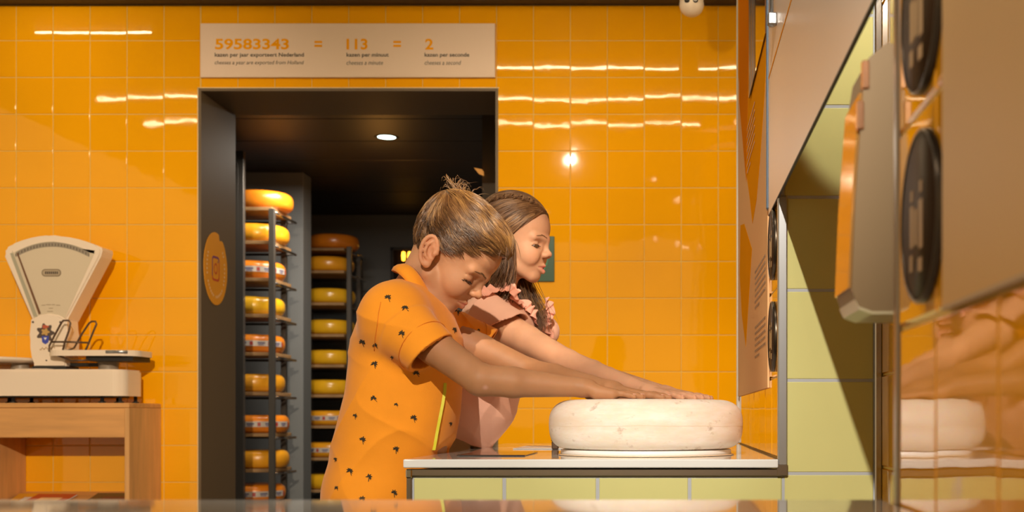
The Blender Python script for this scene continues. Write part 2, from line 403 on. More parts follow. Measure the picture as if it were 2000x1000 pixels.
# tall poster on the niche wall
X1 = XR-0.004
po = thing('wall_poster', 'tall peach poster with orange zigzag print beside the cheese', 'poster', (XR, 2.55, 0.87))
mk('sheet', box(X1, XR-0.0002, 2.118, 3.045, 0.8735, HC-0.02), peach, po)
X2 = X1-0.0006
def h2(y, Y): return CH-(y-VY)*Y/F
zig = [RW(*q, X1) for q in ((1449, 200), (1454, 310), (1465, 390), (1470, 437), (1478, 390), (1485, 310), (1494, 180), (1500, 60))]+[(2.13, 2.2), (2.13, HC-0.03), (3.03, HC-0.03), (3.03, 1.70)]
mk('orange_field', prism(zig, 'X', X2, X1-0.0001), orange_p, po)
mk('amber_wedge', prism([RW(*q, X1) for q in ((1446.5, 440), (1454, 437), (1469, 486), (1457, 678), (1449, 614), (1445, 535))], 'X', X2, X1-0.0001), orange_p, po)
mk('upper_wedge', prism([(2.98, 2.3), (2.98, 1.62), (2.70, 1.36), (2.62, 1.62), (2.60, 2.3)], 'X', X2-0.0005, X2-0.0001), deep_p, po)
def lines(y0, y1, zt, n, pitch, X, hgt=0.006, seed=1, drift=0.0):
    """rows of short dark words, too small to read"""
    r = random.Random(seed); out = []
    for i in range(n):
        y = y1; z = zt-pitch*i; end = y0 if i < n-1 else y0+(y1-y0)*0.55
        while y > end:
            w = r.uniform(0.012, 0.03); out.append(box(X-0.0004, X, max(y-w, end), y, z-hgt, z)); y -= w+0.005
    return join(*out)
bt_m = mat('brown_text', (0.30, 0.17, 0.08), 0.6)
mk('text_rows', lines(2.16, 2.43, 1.120, 7, 0.0122, X1-0.0002, 0.0045, seed=2), bt_m, po, kind='stuff')
mk('text_rows', lines(2.16, 2.43, 1.006, 6, 0.0120, X1-0.0002, 0.0045, seed=3), bt_m, po, kind='stuff')
mk('text_rows', lines(2.42, 2.66, 1.47, 7, 0.016, X2-0.0007, 0.0045, seed=4), mat('rust_text', (0.52, 0.20, 0.02), 0.5), po, kind='stuff')
# monitor high on the niche wall
mo = thing('wall_monitor', 'dark framed monitor mounted high on the niche wall', 'monitor', (XR, 2.5, 1.55))
my0, my1, mz0, mz1 = 2.125, 2.56, 1.513, 2.36
mk('back_case', box(XR-0.0065, XR-0.0050, my0+0.004, my1-0.004, mz0+0.006, mz1-0.004), black_m, mo)
mk('glass', box(XR-0.0080, XR-0.0066, my0, my1-0.19, mz0, mz1), mat('screen_brown_reflection', (0.22, 0.085, 0.025), 0.05, coat=1.0), mo)  # brown of the reflected room put into the screen colour
mk('bezel', box(XR-0.0086, XR-0.0066, my1-0.19, my1, mz0, mz1, 0.0006, 1), mat('blue_black', (0.010, 0.013, 0.022), 0.3), mo)
for q in (0.05, 0.12): mk('bezel_groove', box(XR-0.0090, XR-0.0086, my1-q-0.012, my1-q, mz0, mz1), mat('steel_blue', (0.03, 0.06, 0.11), 0.4), mo)
# white panel that hangs over the recess
wp = thing('white_panel', 'smooth white panel with a fine orange line hanging above the recess', 'panel', (XR, 1.4, 1.18))
mk('sheet', box(XR-0.0045, XR-0.0015, 0.70, 2.088, 1.178, HC-0.01, 0.0005, 1), board, wp)
mk('lower_edge', box(XR-0.0049, XR-0.0011, 0.70, 2.086, 1.1760, 1.1782), black_m, wp)
mk('orange_line', box(XR-0.0052, XR-0.0045, 0.72, 2.086, 1.418, 1.4215), orange_p, wp)
hk = thing('chrome_hanger', 'small chrome hanger at the top of the white panel', 'hanger', (XR-0.012, 1.93, 1.46))
mk('rod', tube([(XR-0.013, 1.93, 1.475), (XR-0.013, 1.93, 1.75)], 0.0035, 12), chrome, hk, True)
mk('clip', box(XR-0.019, XR-0.0045, 1.922, 1.938, 1.462, 1.482, 0.002, 1), chrome, hk)
mk('stop', lathe([(0, -0.004), (0.0045, -0.003), (0.0045, 0.001), (0, 0.001)], (XR-0.013, 1.93, 1.463), 12), chrome, hk, True)

# black round plates
def disc_plate(Y, z, lab, r=0.0605):
    t = thing('round_plate', lab, 'plate', (XR, Y, z), 'black round plates on the right wall')
    mk('plate', lathe([(0, -0.0045), (r-0.0025, -0.0045), (r-0.0025, 0.0), (0, 0.0)], (XR-0.0005, Y, z), 48, 'X'), blackp, t, True)
    mk('rim', lathe([(r-0.0025, 0.0), (r-0.0025, -0.0048), (r-0.0012, -0.0056), (r, -0.0048), (r, 0.0)], (XR-0.0005, Y, z), 48, 'X'), mat('rim_metal', (0.07, 0.055, 0.04), 0.3, 0.8), t, True)
    for (a, b, w, h) in ((0.022, -0.004, 0.010, 0.030), (0.008, -0.006, 0.009, 0.026), (0.022, 0.018, 0.006, 0.008), (-0.008, -0.006, 0.011, 0.034), (-0.008, 0.020, 0.007, 0.008), (0.024, -0.030, 0.009, 0.012), (-0.006, -0.034, 0.012, 0.010)):
        mk('mark', box(XR-0.0056, XR-0.0050, Y+a-w/2, Y+a+w/2, z+b-h/2, z+b+h/2, 0.0003, 1), mat('tan_print', (0.40, 0.25, 0.11), 0.5), t)
    return t
disc_plate(2.03, CH+0.139, 'black round plate low on the niche wall beside the chrome profile')
disc_plate(2.03, CH+0.297, 'black round plate higher up the niche wall beside the chrome profile')
disc_plate(0.822, CH+0.140, 'big blurred black round plate on the nearest wall beside the tan poster')
disc_plate(0.822, CH+0.287, 'blurred black round plate cut by the top of the picture')
# nearest poster
np_ = thing('near_poster', 'plain tan poster on the nearest tiled wall at the right edge', 'poster', (XR, 0.5, 0.9))
mk('sheet', box(XR-0.004, XR-0.0002, 0.05, 0.755, ZJ+0.002, 1.174), tanboard, np_)
mk('edge', box(XR-0.0045, XR-0.0002, 0.05, 0.755, ZJ-0.0006, ZJ+0.002), mat('poster_edge', (0.45, 0.33, 0.2), 0.5), np_)
# handset-like screen casing fixed in the recess
bz0, bz1 = 0.9086, 1.1326; yA, yB2 = 0.985, 1.072
sc_ = thing('screen_casing', 'grey angular screen casing with a glossy front jutting out of the recess', 'screen', (0.25, 1.02, bz0))
cas = [(0.1515, bz0+0.018), (0.157, bz0+0.004), (0.168, bz0), (XRB-0.001, bz0), (XRB-0.001, bz1), (0.180, bz1), (0.1655, bz1-0.012), (0.161, bz1-0.040), (0.1545, bz1-0.13)]
mk('casing', prism(cas, 'Y', yA, yB2), mat('grey_casing', (0.22, 0.15, 0.075), 0.45), sc_)
mk('bottom_cap', prism([(0.1535, bz0+0.010), (0.1575, bz0+0.0015), (0.168, bz0-0.0025), (XRB-0.003, bz0-0.0025), (XRB-0.003, bz0-0.0002), (0.168, bz0-0.0002), (0.157, bz0+0.0038)], 'Y', yA-0.003, yB2+0.002), mat('pale_casing', (0.55, 0.50, 0.34), 0.3), sc_)
fr = [(0.1490, bz0+0.020), (0.1513, bz0+0.020), (0.1543, bz1-0.13), (0.1608, bz1-0.040), (0.1585, bz1-0.040), (0.1520, bz1-0.13)]
mk('front_glass', prism(fr, 'Y', yA+0.004, yB2-0.002), mat('amber_reflection_glass', (0.70, 0.38, 0.12), 0.08, 0.6), sc_)  # amber reflection put into the colour of the glass
for a, c_ in ((0.1555, bz1-0.072), (0.1600, bz1-0.038)): mk('front_clip', box(a, a+0.006, yA-0.002, yA+0.006, c_, c_+0.024, 0.001, 1), mat('copper', (0.85, 0.50, 0.32), 0.2, 0.9), sc_)
# cable hanging in the recess
cp = [(XRB-0.012, 1.55, 1.02), (XRB-0.014, 1.60, 0.93), (XRB-0.008, 1.64, 0.86), (XRB-0.006, 1.645, 0.80), (XRB-0.010, 1.66, 0.74), (XRB-0.014, 1.70, 0.69), (XRB-0.012, 1.75, 0.60), (XRB-0.01, 1.78, 0.3)]
cv = []
for i in range(len(cp)-1):
    p0, p1, p2, p3 = [Vector(cp[max(0, min(len(cp)-1, i+d))]) for d in (-1, 0, 1, 2)]
    for k in range(6):
        t = k/6; cv.append(0.5*((2*p1)+(-p0+p2)*t+(2*p0-5*p1+4*p2-p3)*t*t+(-p0+3*p1-3*p2+p3)*t**3))
tag(mk('cable', tube(cv, 0.0032, 8), black_m, None, True), 'black cable hanging in the dark recess', 'cable')

# ================================================================== back wall fittings
sg = thing('number_sign', 'long white sign with orange numbers above the doorway', 'sign', (-1.307, YB, 2.2))
sx0, sx1, sz0, sz1 = (394-VX)/481.3, (968-VX)/481.3, CH-(153-VY)/481.3, CH-(48-VY)/481.3
mk('board', box(sx0, sx1, YB-0.016, YB-0.001, sz0, sz1, 0.0015, 1), mat('sign_white', (0.78, 0.59, 0.45), 0.45), sg)
SP = lambda a, b: ((a-VX)/481.3, YB-0.0168, CH-(b-VY)/481.3)
def sgn(body, a0, a1, b0, b1, m, bold=0, shear=0): mk('lettering', text(body, a0, a1, b1, b0, SP, bold, shear), m, sg)
sgn('59583343', 423, 567, 78, 99.5, orange_p, 0.03); sgn('113', 679, 720, 78, 99.5, orange_p, 0.03); sgn('2', 832, 848, 78, 99.5, orange_p, 0.03)
for a in (616.5, 770):
    for q in (82.5, 90): mk('lettering_bar', box(SP(a, 0)[0], SP(a+15, 0)[0], YB-0.0172, YB-0.016, SP(0, q+4)[2], SP(0, q)[2]), orange_p, sg)
sgn('kazen per jaar exporteert Nederland', 422.5, 596, 105.5, 115.5, dark_p, 0.018); sgn('cheeses a year are exported from Holland', 422.5, 596, 120.5, 130.5, dark_p, 0, 0.2)
sgn('kazen per minuut', 679, 761, 105.5, 115.5, dark_p, 0.018); sgn('cheeses a minute', 679, 750, 120.5, 129, dark_p, 0, 0.2)
sgn('kazen per seconde', 831, 918, 105.5, 115.5, dark_p, 0.018); sgn('cheeses a second', 831, 902, 120.5, 129, dark_p, 0, 0.2)
# green picture behind the girl
gp = thing('green_sign', 'small dark green sign on the amber wall behind the face of the girl', 'sign', (-0.55, YB, 1.37))
gz0, gz1 = CH-(550-VY)/481.3, CH-(462-VY)/481.3
mk('plate', box(-0.655, -0.472, YB-0.008, YB-0.0005, gz0, gz1, 0.001, 1), mat('dark_green', (0.012, 0.075, 0.030), 0.4), gp)
mk('ring', lathe([(0.058, 0.0), (0.058, -0.001), (0.068, -0.001), (0.068, 0)], (-0.565, YB-0.0082, (gz0+gz1)/2), 40, 'Y'), mat('mid_green', (0.02, 0.22, 0.10), 0.4), gp)
# orange sticker on the left lining of the doorway
st = thing('round_sticker', 'round orange sticker with a camera emblem on the dark door lining', 'sticker', (DX0, 4.93, 1.42))
JX = DX0+0.0006
def JW(x, y):
    Y = -JX*F/(VX-x) ; return Y, CH-(y-VY)*Y/F
cy = 4.928; cz = CH-(525-VY)*cy/F; ra, rb = 0.127, 0.152
out = []
for i in range(49):
    a = 2*math.pi*i/48
    k = 1.0
    if 1.0 < a < 1.28: k = 0.86 if 1.08 < a < 1.2 else 0.95
    out.append((cy+ra*k*math.cos(a), cz+rb*k*math.sin(a)))
mk('disc', prism(out[:-1], 'X', JX-0.0004, JX+0.0010), mat('sticker_orange', (0.90, 0.36, 0.015), 0.4), st)
pur = mat('violet_print', (0.22, 0.05, 0.16), 0.5); redp = mat('red_print', (0.62, 0.08, 0.02), 0.5); palep = mat('pale_print', (0.95, 0.62, 0.30), 0.5)
def rrect(w, h, r, n=5):
    o = []
    for cx_, cz_, a0 in ((w-r, h-r, 0), (-w+r, h-r, 1), (-w+r, -h+r, 2), (w-r, -h+r, 3)):
        o += [(cx_+r*math.cos((a0+i/n)*math.pi/2), cz_+r*math.sin((a0+i/n)*math.pi/2)) for i in range(n+1)]
    return o
X3 = JX+0.0014
o1 = rrect(0.040, 0.052, 0.018); o2 = rrect(0.032, 0.043, 0.013)
n = len(o1); V = [(X3, cy-0.002+a, cz+b) for a, b in o1]+[(X3, cy-0.002+a, cz+b) for a, b in o2]
ff = [(i, (i+1) % n, (i+1) % n+n, i+n) for i in range(n)]
top = [q for i, q in enumerate(ff) if i < n*0.5]; bot = [q for i, q in enumerate(ff) if i >= n*0.5]
mk('emblem_frame', (V, top), pur, st); mk('emblem_frame', (V, bot), redp, st)
mk('emblem_lens', ([(X3, cy-0.002+r*0.8*math.cos(a), cz+r*math.sin(a)) for r in (0.024, 0.016) for a in [2*math.pi*i/24 for i in range(24)]],
                   [(i, (i+1) % 24, (i+1) % 24+24, i+24) for i in range(24)]), redp, st)
mk('emblem_dot', ([(X3, cy+0.020+0.004*math.cos(a), cz+0.030+0.005*math.sin(a)) for a in [2*math.pi*i/12 for i in range(12)]], [tuple(range(12))]), pur, st)
cl = []
for i in range(30):     # the ring of small lettering round the emblem
    a = math.radians(150+i*8.6)
    p, q = cy+0.095*math.cos(a), cz+0.118*math.sin(a); t = Vector((-0.095*math.sin(a), 0.118*math.cos(a))).normalized(); nn = Vector((t.y, -t.x))
    w, h = 0.0042, 0.0055
    if i % 7 == 6: continue
    cl.append(([(X3, p+t.x*w*s+nn.x*h*u, q+t.y*w*s+nn.y*h*u) for s, u in ((-1, -1), (1, -1), (1, 1), (-1, 1))], [(0, 1, 2, 3)]))
mk('ring_print', join(*cl), palep, st, kind='stuff')
# ceiling camera
kc = thing('security_camera', 'white turret security camera under the dark ceiling', 'camera', (0.076, 4.40, HC))
kz = 2.362; kx = 0.078; ky = 4.40
mk('mount', lathe([(0, HC-kz), (0.050, HC-kz), (0.052, HC-kz-0.02), (0.046, 0.02), (0.040, 0.0)], (kx, ky, kz), 32), mat('camera_white', (0.80, 0.66, 0.52), 0.35), kc, True)
bm = bmesh.new(); bmesh.ops.create_uvsphere(bm, u_segments=32, v_segments=20, radius=0.046)
for w in bm.verts: w.co = (kx+w.co.x, ky+w.co.y*0.95, kz+w.co.z)
bl_ = mk('ball', frombm(bm), MATS['camera_white'], kc, True)
for dx, r in ((-0.017, 0.0105), (0.013, 0.0105)):
    mk('lens', lathe([(0, -0.0035), (r*0.5, -0.0035), (r, 0), (r, 0.008)], (kx+dx, ky-0.0425, kz+0.003), 20, 'Y'), black_m, bl_, True)
mk('lens_ring', lathe([(0.0035, -0.0045), (0.0065, -0.0045), (0.0065, -0.003)], (kx+0.013, ky-0.0425, kz+0.003), 20, 'Y'), white_m, bl_, True)

# ceiling light strips and lamps (above the picture, seen in the glaze of the tiles)
strip_e = mat('strip_glow', (1, 0.85, 0.6), 0.5, emit=((1.0, 0.80, 0.48), 32))
for i, (Y, xa, xb) in enumerate(((4.46, -2.75, -2.25), (3.94, -2.1, 1.2), (3.42, -3.0, 1.2), (2.88, -3.0, 1.2))):
    t = thing('light_strip', ['short', 'farthest long', 'middle long', 'nearest long'][i]+' warm light strip let into the dark ceiling', 'ceiling light', ((xa+xb)/2, Y, HC))
    mk('diffuser', box(xa, xb, Y-0.0035, Y+0.0035, HC-0.011, HC-0.004), strip_e, t)
    mk('housing', box(xa, xb, Y-0.010, Y+0.010, HC-0.004, HC-0.0005), black_m, t)
for i, (nm, lo, ta, wt_, an, b_) in enumerate(SPOTS):
    d = (Vector(ta)-Vector(lo)).normalized(); a = Vector(lo)
    t = thing('ceiling_spotlight', 'black ceiling spotlight turned to '+['the children', 'the front of the round cheese, added to brighten it', 'the worktop', 'the old scale', 'the amber wall', 'the nearest wall, added to brighten it', 'the shoulder of the girl'][i], 'spotlight', (a.x, a.y, HC))
    mk('can', tube([a-d*0.13, a-d*0.03], 0.042, 20, False), black_m, t, True)
    mk('stem', tube([a-d*0.10, Vector((a.x-d.x*0.1, a.y-d.y*0.1, HC))], 0.008, 8), black_m, t, True)
    mk('reflector', tube([a-d*0.05, a-d*0.045], [0.012, 0.014], 16, True), mat('lamp_glow', (1, 0.9, 0.7), 0.4, emit=((1.0, 0.85, 0.6), 14)), t, True)

# ================================================================== cheese store contents
def rack(name, lab, xc, yc, zs, w, posts, hpost):
    t = thing(name, lab, 'rack', (xc, yc, 0))
    for px, py, ht in posts: mk('post', box(px-0.016, px+0.016, py-0.016, py+0.016, 0, ht, 0.002, 1), rackm, t)
    for z in zs:
        mk('shelf_board', box(xc-w, xc+w*0.86, yc-0.17, yc+0.17, z-0.020, z, 0.002, 1), plank_m, t)
        x1 = max(p[0] for p in posts)
        mk('rung', tube([(x1, yc-0.19, z-0.030), (x1, yc+0.22, z-0.030)], 0.008, 6), steel, t, True)
        mk('rung', tube([(xc-w-0.03, yc-0.19, z-0.030), (xc-w-0.03, yc+0.22, z-0.030)], 0.008, 6), steel, t, True)
        mk('cross_bar', tube([(xc-w-0.03, yc+0.20, z-0.03), (x1, yc+0.20, z-0.03)], 0.008, 6), rackm, t, True)
    return t
wheel_o = mat('orange_rind', (0.82, 0.24, 0.012), 0.30, var=(10, 0.12), coat=0.2)
wheel_y = mat('amber_rind', (0.85, 0.36, 0.015), 0.28, var=(10, 0.12), coat=0.2)
wheel_g = mat('yellow_rind', (0.85, 0.45, 0.015), 0.26, var=(10, 0.12), coat=0.3)
band_m = mat('label_band', (0.55, 0.47, 0.40), 0.5); bandink = mat('band_blue', (0.10, 0.09, 0.20), 0.5); bandred = mat('band_red', (0.42, 0.04, 0.03), 0.5)
WP = []
R0, H0 = 0.178, 0.105
for i in range(19):
    a = -math.pi/2+math.pi*i/18
    WP.append((R0-0.048+0.048*abs(math.cos(a))**0.8, H0/2+H0/2*math.copysign(abs(math.sin(a))**0.85, math.sin(a))))
WP = [(0, 0)]+WP+[(0, H0)]
wheel_src = {}
def wheel(x, y, z, m, band, lab, rot, group):
    key = (m.name, band)
    if key not in wheel_src:
        t = thing('whole_cheese', lab, 'cheese', (x, y, z), group)
        parts = [mk('rind', lathe(WP, (x, y, z), 40), m, t, True)]
        if band:
            def arc(a0, a1, z0, z1, m_, nm, rr=R0+0.0008):
                k = max(2, int((a1-a0)/0.09)); V_, F_ = [], []
                for q in range(k+1):
                    a = a0+(a1-a0)*q/k
                    V_ += [(x+rr*math.cos(a), y+rr*math.sin(a), z+z0), (x+rr*math.cos(a), y+rr*math.sin(a), z+z1)]
                for q in range(k): F_.append((2*q, 2*q+2, 2*q+3, 2*q+1))
                return mk(nm, (V_, F_), m_, t, True)
            parts.append(arc(math.radians(-165), math.radians(0), 0.036, 0.068, band_m, 'label_band'))
            for k in range(5):
                a = math.radians(-152+33*k)
                parts.append(arc(a, a+0.24, 0.050, 0.058, bandink, 'band_lettering', R0+0.0014)); parts.append(arc(a+0.02, a+0.20, 0.041, 0.046, bandink, 'band_lettering', R0+0.0014))
                parts.append(arc(a+0.34, a+0.44, 0.040, 0.062, bandred, 'band_crest', R0+0.0014))
        wheel_src[key] = (t, parts); t.rotation_euler.z = rot
        return
    src, parts = wheel_src[key]
    t = src.copy(); COL.objects.link(t); t.location = (x, y, z); t.rotation_euler.z = rot; t['label'] = lab; t['group'] = group
    for p in parts:
        c = p.copy(); COL.objects.link(c); c.parent = t; c.matrix_parent_inverse = p.matrix_parent_inverse.copy()
ORD = ['top', 'second', 'third', 'fourth', 'fifth', 'sixth', 'seventh', 'eighth', 'ninth', 'tenth']
# first rack: shelf fronts read from the photo
Y1 = 6.93; s1 = F/Y1
ysh = [408, 473, 545, 615, 689, 766, 846, 915, 982]
zs1 = [CH-(y-VY)/s1*0.985+0.0 for y in ysh]
rx = (505-VX)/s1
rack('cheese_rack', 'dark metal cheese rack by the door lining in front of the grey partition', rx, Y1, zs1, 0.16,
     [((462-VX)*(Y1-0.2)/F, Y1-0.20, 2.34), ((472-VX)*(Y1-0.2)/F, Y1-0.20, 2.34), ((535-VX)*(Y1-0.17)/F, Y1-0.20, CH-(408-VY)*(Y1-0.2)/F), ((556-VX)*(Y1+0.2)/F, Y1+0.19, CH-(425-VY)*(Y1+0.2)/F)], 2.0)
dxs = [0.02, -0.004, -0.026, -0.03, -0.03, -0.03, -0.004, -0.004, -0.026]
kinds = [(wheel_o, 0), (wheel_y, 0), (wheel_o, 1), (wheel_g, 0), (wheel_o, 1), (wheel_y, 0), (wheel_o, 1), (wheel_y, 0), (wheel_o, 1)]
for i, z in enumerate(zs1):
    m, bd = kinds[i]
    lab = f'{ORD[i]} cheese from above on the rack by the door lining' + (', white label band' if bd else '')
    wheel(rx+dxs[i], Y1, z+0.0005, m, bd, lab, random.uniform(-0.25, 0.15), 'cheese wheels on the first rack')
# second rack
Y2 = 8.43; s2 = F/Y2
ysh2 = [487, 531, 593, 654, 713, 771, 831, 893, 955]
zs2 = [CH-(y-VY)/s2*0.99 for y in ysh2]
rx2 = (645-VX)/s2
rack('cheese_rack', 'dark metal cheese rack behind the back of the boy, right of the partition', rx2, Y2, zs2, 0.17,
     [((684-VX)*(Y2-0.18)/F, Y2-0.20, CH-(482-VY)*(Y2-0.2)/F), ((702-VX)*(Y2+0.2)/F, Y2+0.19, CH-(490-VY)*(Y2)/F), (rx2-0.2, Y2-0.20, 2.02), (rx2-0.2, Y2+0.19, 2.02)], 2.0)
kinds = [(wheel_o, 0), (wheel_y, 0), (wheel_g, 0), (wheel_g, 0), (wheel_g, 0), (wheel_g, 0), (wheel_y, 1), (wheel_y, 1), (wheel_g, 0)]
dx2 = [0.025, -0.01, 0, 0, 0, 0, 0.0, 0.0, 0]
for i, z in enumerate(zs2):
    m, bd = kinds[i]
    lab = f'{ORD[i]} cheese from above on the rack behind the boy' + (', white label band' if bd else '')
    wheel(rx2+dx2[i], Y2, z+0.0005, m, bd, lab, random.uniform(-0.25, 0.15), 'cheese wheels on the second rack')
# small downlight in the store ceiling
dl = thing('store_downlight', 'small round white downlight in the dark store ceiling', 'ceiling light', (-1.585, 6.57, HS))
mk('ring', lathe([(0.050, -0.001), (0.064, -0.004), (0.068, 0.0), (0.050, 0.0)], (-1.585, 6.57, HS), 32), black_m, dl, True)
mk('lens', lathe([(0, -0.002), (0.050, -0.001)], (-1.585, 6.57, HS), 32), mat('cool_glow', (0.8, 1, 0.95), 0.4, emit=((0.75, 1.0, 0.92), 6)), dl, True)
# dark glazed frame on the far wall, two glowing shapes for reflected lights
fz = 9.09; fx0, fx1 = (764-VX)*fz/F, (860-VX)*fz/F; fz0, fz1 = CH-(640-VY)*fz/F, CH-(484-VY)*fz/F
wf = thing('glazed_frame', 'dark glazed frame on the far store wall, amber reflections built as two glowing shapes', 'frame', (fx0+0.15, fz, fz0))
mk('backing', box(fx0+0.01, fx1-0.01, fz-0.012, fz+0.008, fz0+0.01, fz1-0.01), mat('dark_pane', (0.02, 0.013, 0.01), 0.12), wf)
mk('frame', join(box(fx0, fx0+0.02, fz-0.03, fz+0.008, fz0, fz1), box(fx1-0.02, fx1, fz-0.03, fz+0.008, fz0, fz1), box(fx0, fx1, fz-0.03, fz+0.008, fz1-0.02, fz1), box(fx0, fx1, fz-0.03, fz+0.008, fz0, fz0+0.02)), black_m, wf)
reflected_glow = mat('amber_reflection', (1, 0.5, 0.1), 0.4, emit=((1.0, 0.42, 0.03), 5))
for px in (788, 800):
    c = P(px, 500, fz-0.03); mk('reflected_glow', lathe([(0, -0.040), (0.012, -0.034), (0.016, 0.0), (0.013, 0.030), (0, 0.036)], c, 12), reflected_glow, wf, True)
lamp = thing('store_wall_lamp', 'small amber wall lamp on the dark pier beside the doorway', 'lamp', P(936, 338, 6.0))
c = P(936, 337, 5.97)
mk('shade', prism([(c.x-0.02, c.z+0.016), (c.x+0.02, c.z+0.008), (c.x+0.022, c.z-0.014), (c.x-0.004, c.z-0.004)], 'Y', 5.93, 5.985), mat('amber_shade', (0.8, 0.3, 0.05), 0.4, emit=((1, 0.4, 0.08), 0.5)), lamp)
mk('bracket', box(c.x-0.003, c.x+0.003, 5.985, 6.0, c.z-0.004, c.z+0.004), black_m, lamp)
bl2 = bpy.data.lights.new('amber_lamp_light', 'POINT'); ob2 = bpy.data.objects.new('amber_lamp_light', bl2); COL.objects.link(ob2)
bl2.energy = 3; bl2.color = (1.0, 0.42, 0.08); bl2.shadow_soft_size = 0.03; ob2.location = (-1.75, 7.1, 1.95)

# ================================================================== old scale on its wooden table
TF, TBk = 4.494, YB-0.002; TXR = -2.067; TXL = -2.86; TH = CH-(787-VY)*TF/F
tb = thing('wooden_table', 'rough pine table with a lower shelf under the old scale', 'table', (-2.45, 4.63, 0))
mk('table_top', box(TXL, TXR, TF, TBk, TH-0.018, TH, 0.002, 1), wood, tb)
mk('apron', box(TXL+0.02, TXR-0.018, TF+0.004, TF+0.024, TH-0.1325, TH-0.0185, 0.002, 1), wood, tb)
for a, b in ((TXR-0.018, TXR),): mk('side_panel', box(a, b, TF, TBk, 0, TH-0.0185, 0.002, 1), wood2, tb)
lxa = (0-VX)*TF/F+0.065
mk('side_panel', box(TXL, TXL+0.245, TF, TF+0.02, 0, TH-0.133, 0.002, 1), wood2, tb)
mk('side_panel', box(TXL+0.22, TXL+0.245, TF+0.02, TBk, 0, TH-0.019, 0.002, 1), wood2, tb)
mk('shelf', prism([(TF+0.004, 0.450), (TBk, 0.519), (TBk, 0.502), (TF+0.004, 0.433)], 'X', TXL+0.245, TXR-0.018), wood, tb)
def booklet(x0, x1, y0, y1, z, m, lab, rz, m2=None, th=0.006):
    z += 0.450+((y0+y1)/2-TF-0.004)/(TBk-TF-0.004)*0.069-0.519+0.0006
    t = thing('booklet', lab, 'booklet', ((x0+x1)/2, (y0+y1)/2, z))
    mk('cover', box(x0, x1, y0, y1, z+th-0.001, z+th, 0.0003, 1), m, t)
    mk('pages', box(x0+0.001, x1-0.001, y0+0.001, y1-0.001, z, z+th-0.001), white_m, t)
    if m2: mk('cover_print', box(x0+(x1-x0)*0.25, x1-(x1-x0)*0.2, y0+0.03, y1-0.05, z+th, z+th+0.0006), m2, t)
    t.rotation_euler = (math.atan2(0.069, TBk-TF-0.004), 0, rz)
zs_ = 0.5193
booklet(-2.60, -2.44, 4.53, 4.735, zs_, mat('yellow_cover', (0.80, 0.40, 0.02), 0.35), 'yellow booklet with a white print at the left of the shelf', 0.12, white_m)
booklet(-2.53, -2.37, 4.520, 4.705, zs_+0.0072, mat('red_cover', (0.55, 0.05, 0.03), 0.35), 'red booklet lying on the yellow one on the shelf', -0.05, palep, 0.006)
booklet(-2.30, -2.115, 4.53, 4.74, zs_, mat('black_cover', (0.035, 0.025, 0.03), 0.3), 'dark booklet at the right of the shelf', 0.02, mat('wine_print', (0.15, 0.04, 0.04), 0.4))
# ---- the scale
YS = 4.60; ss = F/YS
S = lambda x, y: ((x-VX)/ss, CH-(y-VY)/ss)
sca = thing('shop_scale', 'old cream enamel shop scale with a fan shaped dial on the pine table', 'scale', (S(100, 783)[0], YS, TH))
bx_l, bx_r = S(-150, 0)[0], S(262, 0)[0]
zb0, zb1 = S(0, 774)[1], S(0, 727)[1]
def rounded_plan(x0, x1, y0, y1, r, n=8):
    o = []
    for cx_, cy_, a0 in ((x1-r, y1-r, 0), (x0+r, y1-r, 1), (x0+r, y0+r, 2), (x1-r, y0+r, 3)):
        o += [(cx_+r*math.cos((a0+i/n)*math.pi/2), cy_+r*math.sin((a0+i/n)*math.pi/2)) for i in range(n+1)]
    return o
mk('base', prism(rounded_plan(bx_l, bx_r, YS-0.095, YS+0.10, 0.05), 'Z', zb0, zb1), enamel, sca)
mk('base_lid', prism(rounded_plan(bx_l+0.004, bx_r-0.004, YS-0.091, YS+0.096, 0.048), 'Z', zb1, zb1+0.008), enamel, sca)
mk('lid_plate', box(S(55, 0)[0], S(118, 0)[0], YS-0.093, YS-0.02, zb1+0.0075, zb1+0.0105, 0.001, 1), enamel, sca)
mk('base_shade_strip', box(bx_l+0.04, bx_r-0.05, YS-0.07, YS+0.07, zb0-0.006, zb0), black_m, sca)  # black strip that stands in for the shade under the base
for x in (0, 44, 215, 250):
    a = S(x, 0)[0]
    for yy in (YS-0.065, YS+0.065): mk('foot', lathe([(0.013, 0.0), (0.015, 0.003), (0.007, 0.007), (0.006, zb0-TH), (0, zb0-TH)], (a, yy, TH+0.0004), 12), black_m, sca, True)
# fan: outline as polygon, front rim, dial plate, thickness
def fan_outline(off):
    """closed outline of the head; off shrinks it (px)"""
    pts = [(21+off*1.1, 492)]
    for i in range(13):
        t = i/12; x = 24+off+(203-2*off-21)*t; pts.append((x, 462+off+22*(2*t-1)**2+(2 if t > .5 else 0)))
    pts.append((207-off*1.1, 492)); pts.append((204-off*1.1, 503))
    pts.append((139-off*0.4, 626)); pts.append((72+off*0.4, 626)); pts.append((18+off*1.1, 503))
    return pts
out = [S(*p) for p in fan_outline(0)]
v, f = prism(out, 'Y', YS-0.035, YS+0.065)
bm = bmesh.new(); vs = [bm.verts.new(p) for p in v]
for q in f: bm.faces.new([vs[i] for i in q])
bmesh.ops.bevel(bm, geom=[e for e in bm.edges if abs(e.verts[0].co.y-e.verts[1].co.y) < 1e-5], offset=0.007, segments=3, affect='EDGES')
hd = mk('fan_housing', frombm(bm), enamel, sca)
inn = [S(*p) for p in fan_outline(12)]
mk('dial_plate', prism(inn, 'Y', YS-0.0362, YS-0.0345), mat('dial_cream', (0.66, 0.55, 0.40), 0.25, coat=0.6), hd)
arcp = []
for i in range(25):
    t = i/24; x = 41+142*t; arcp.append((x, 479+20*(2*t-1)**2))
band = [S(x, y-3.5) for x, y in arcp]+[S(x, y+5.5) for x, y in arcp[::-1]]
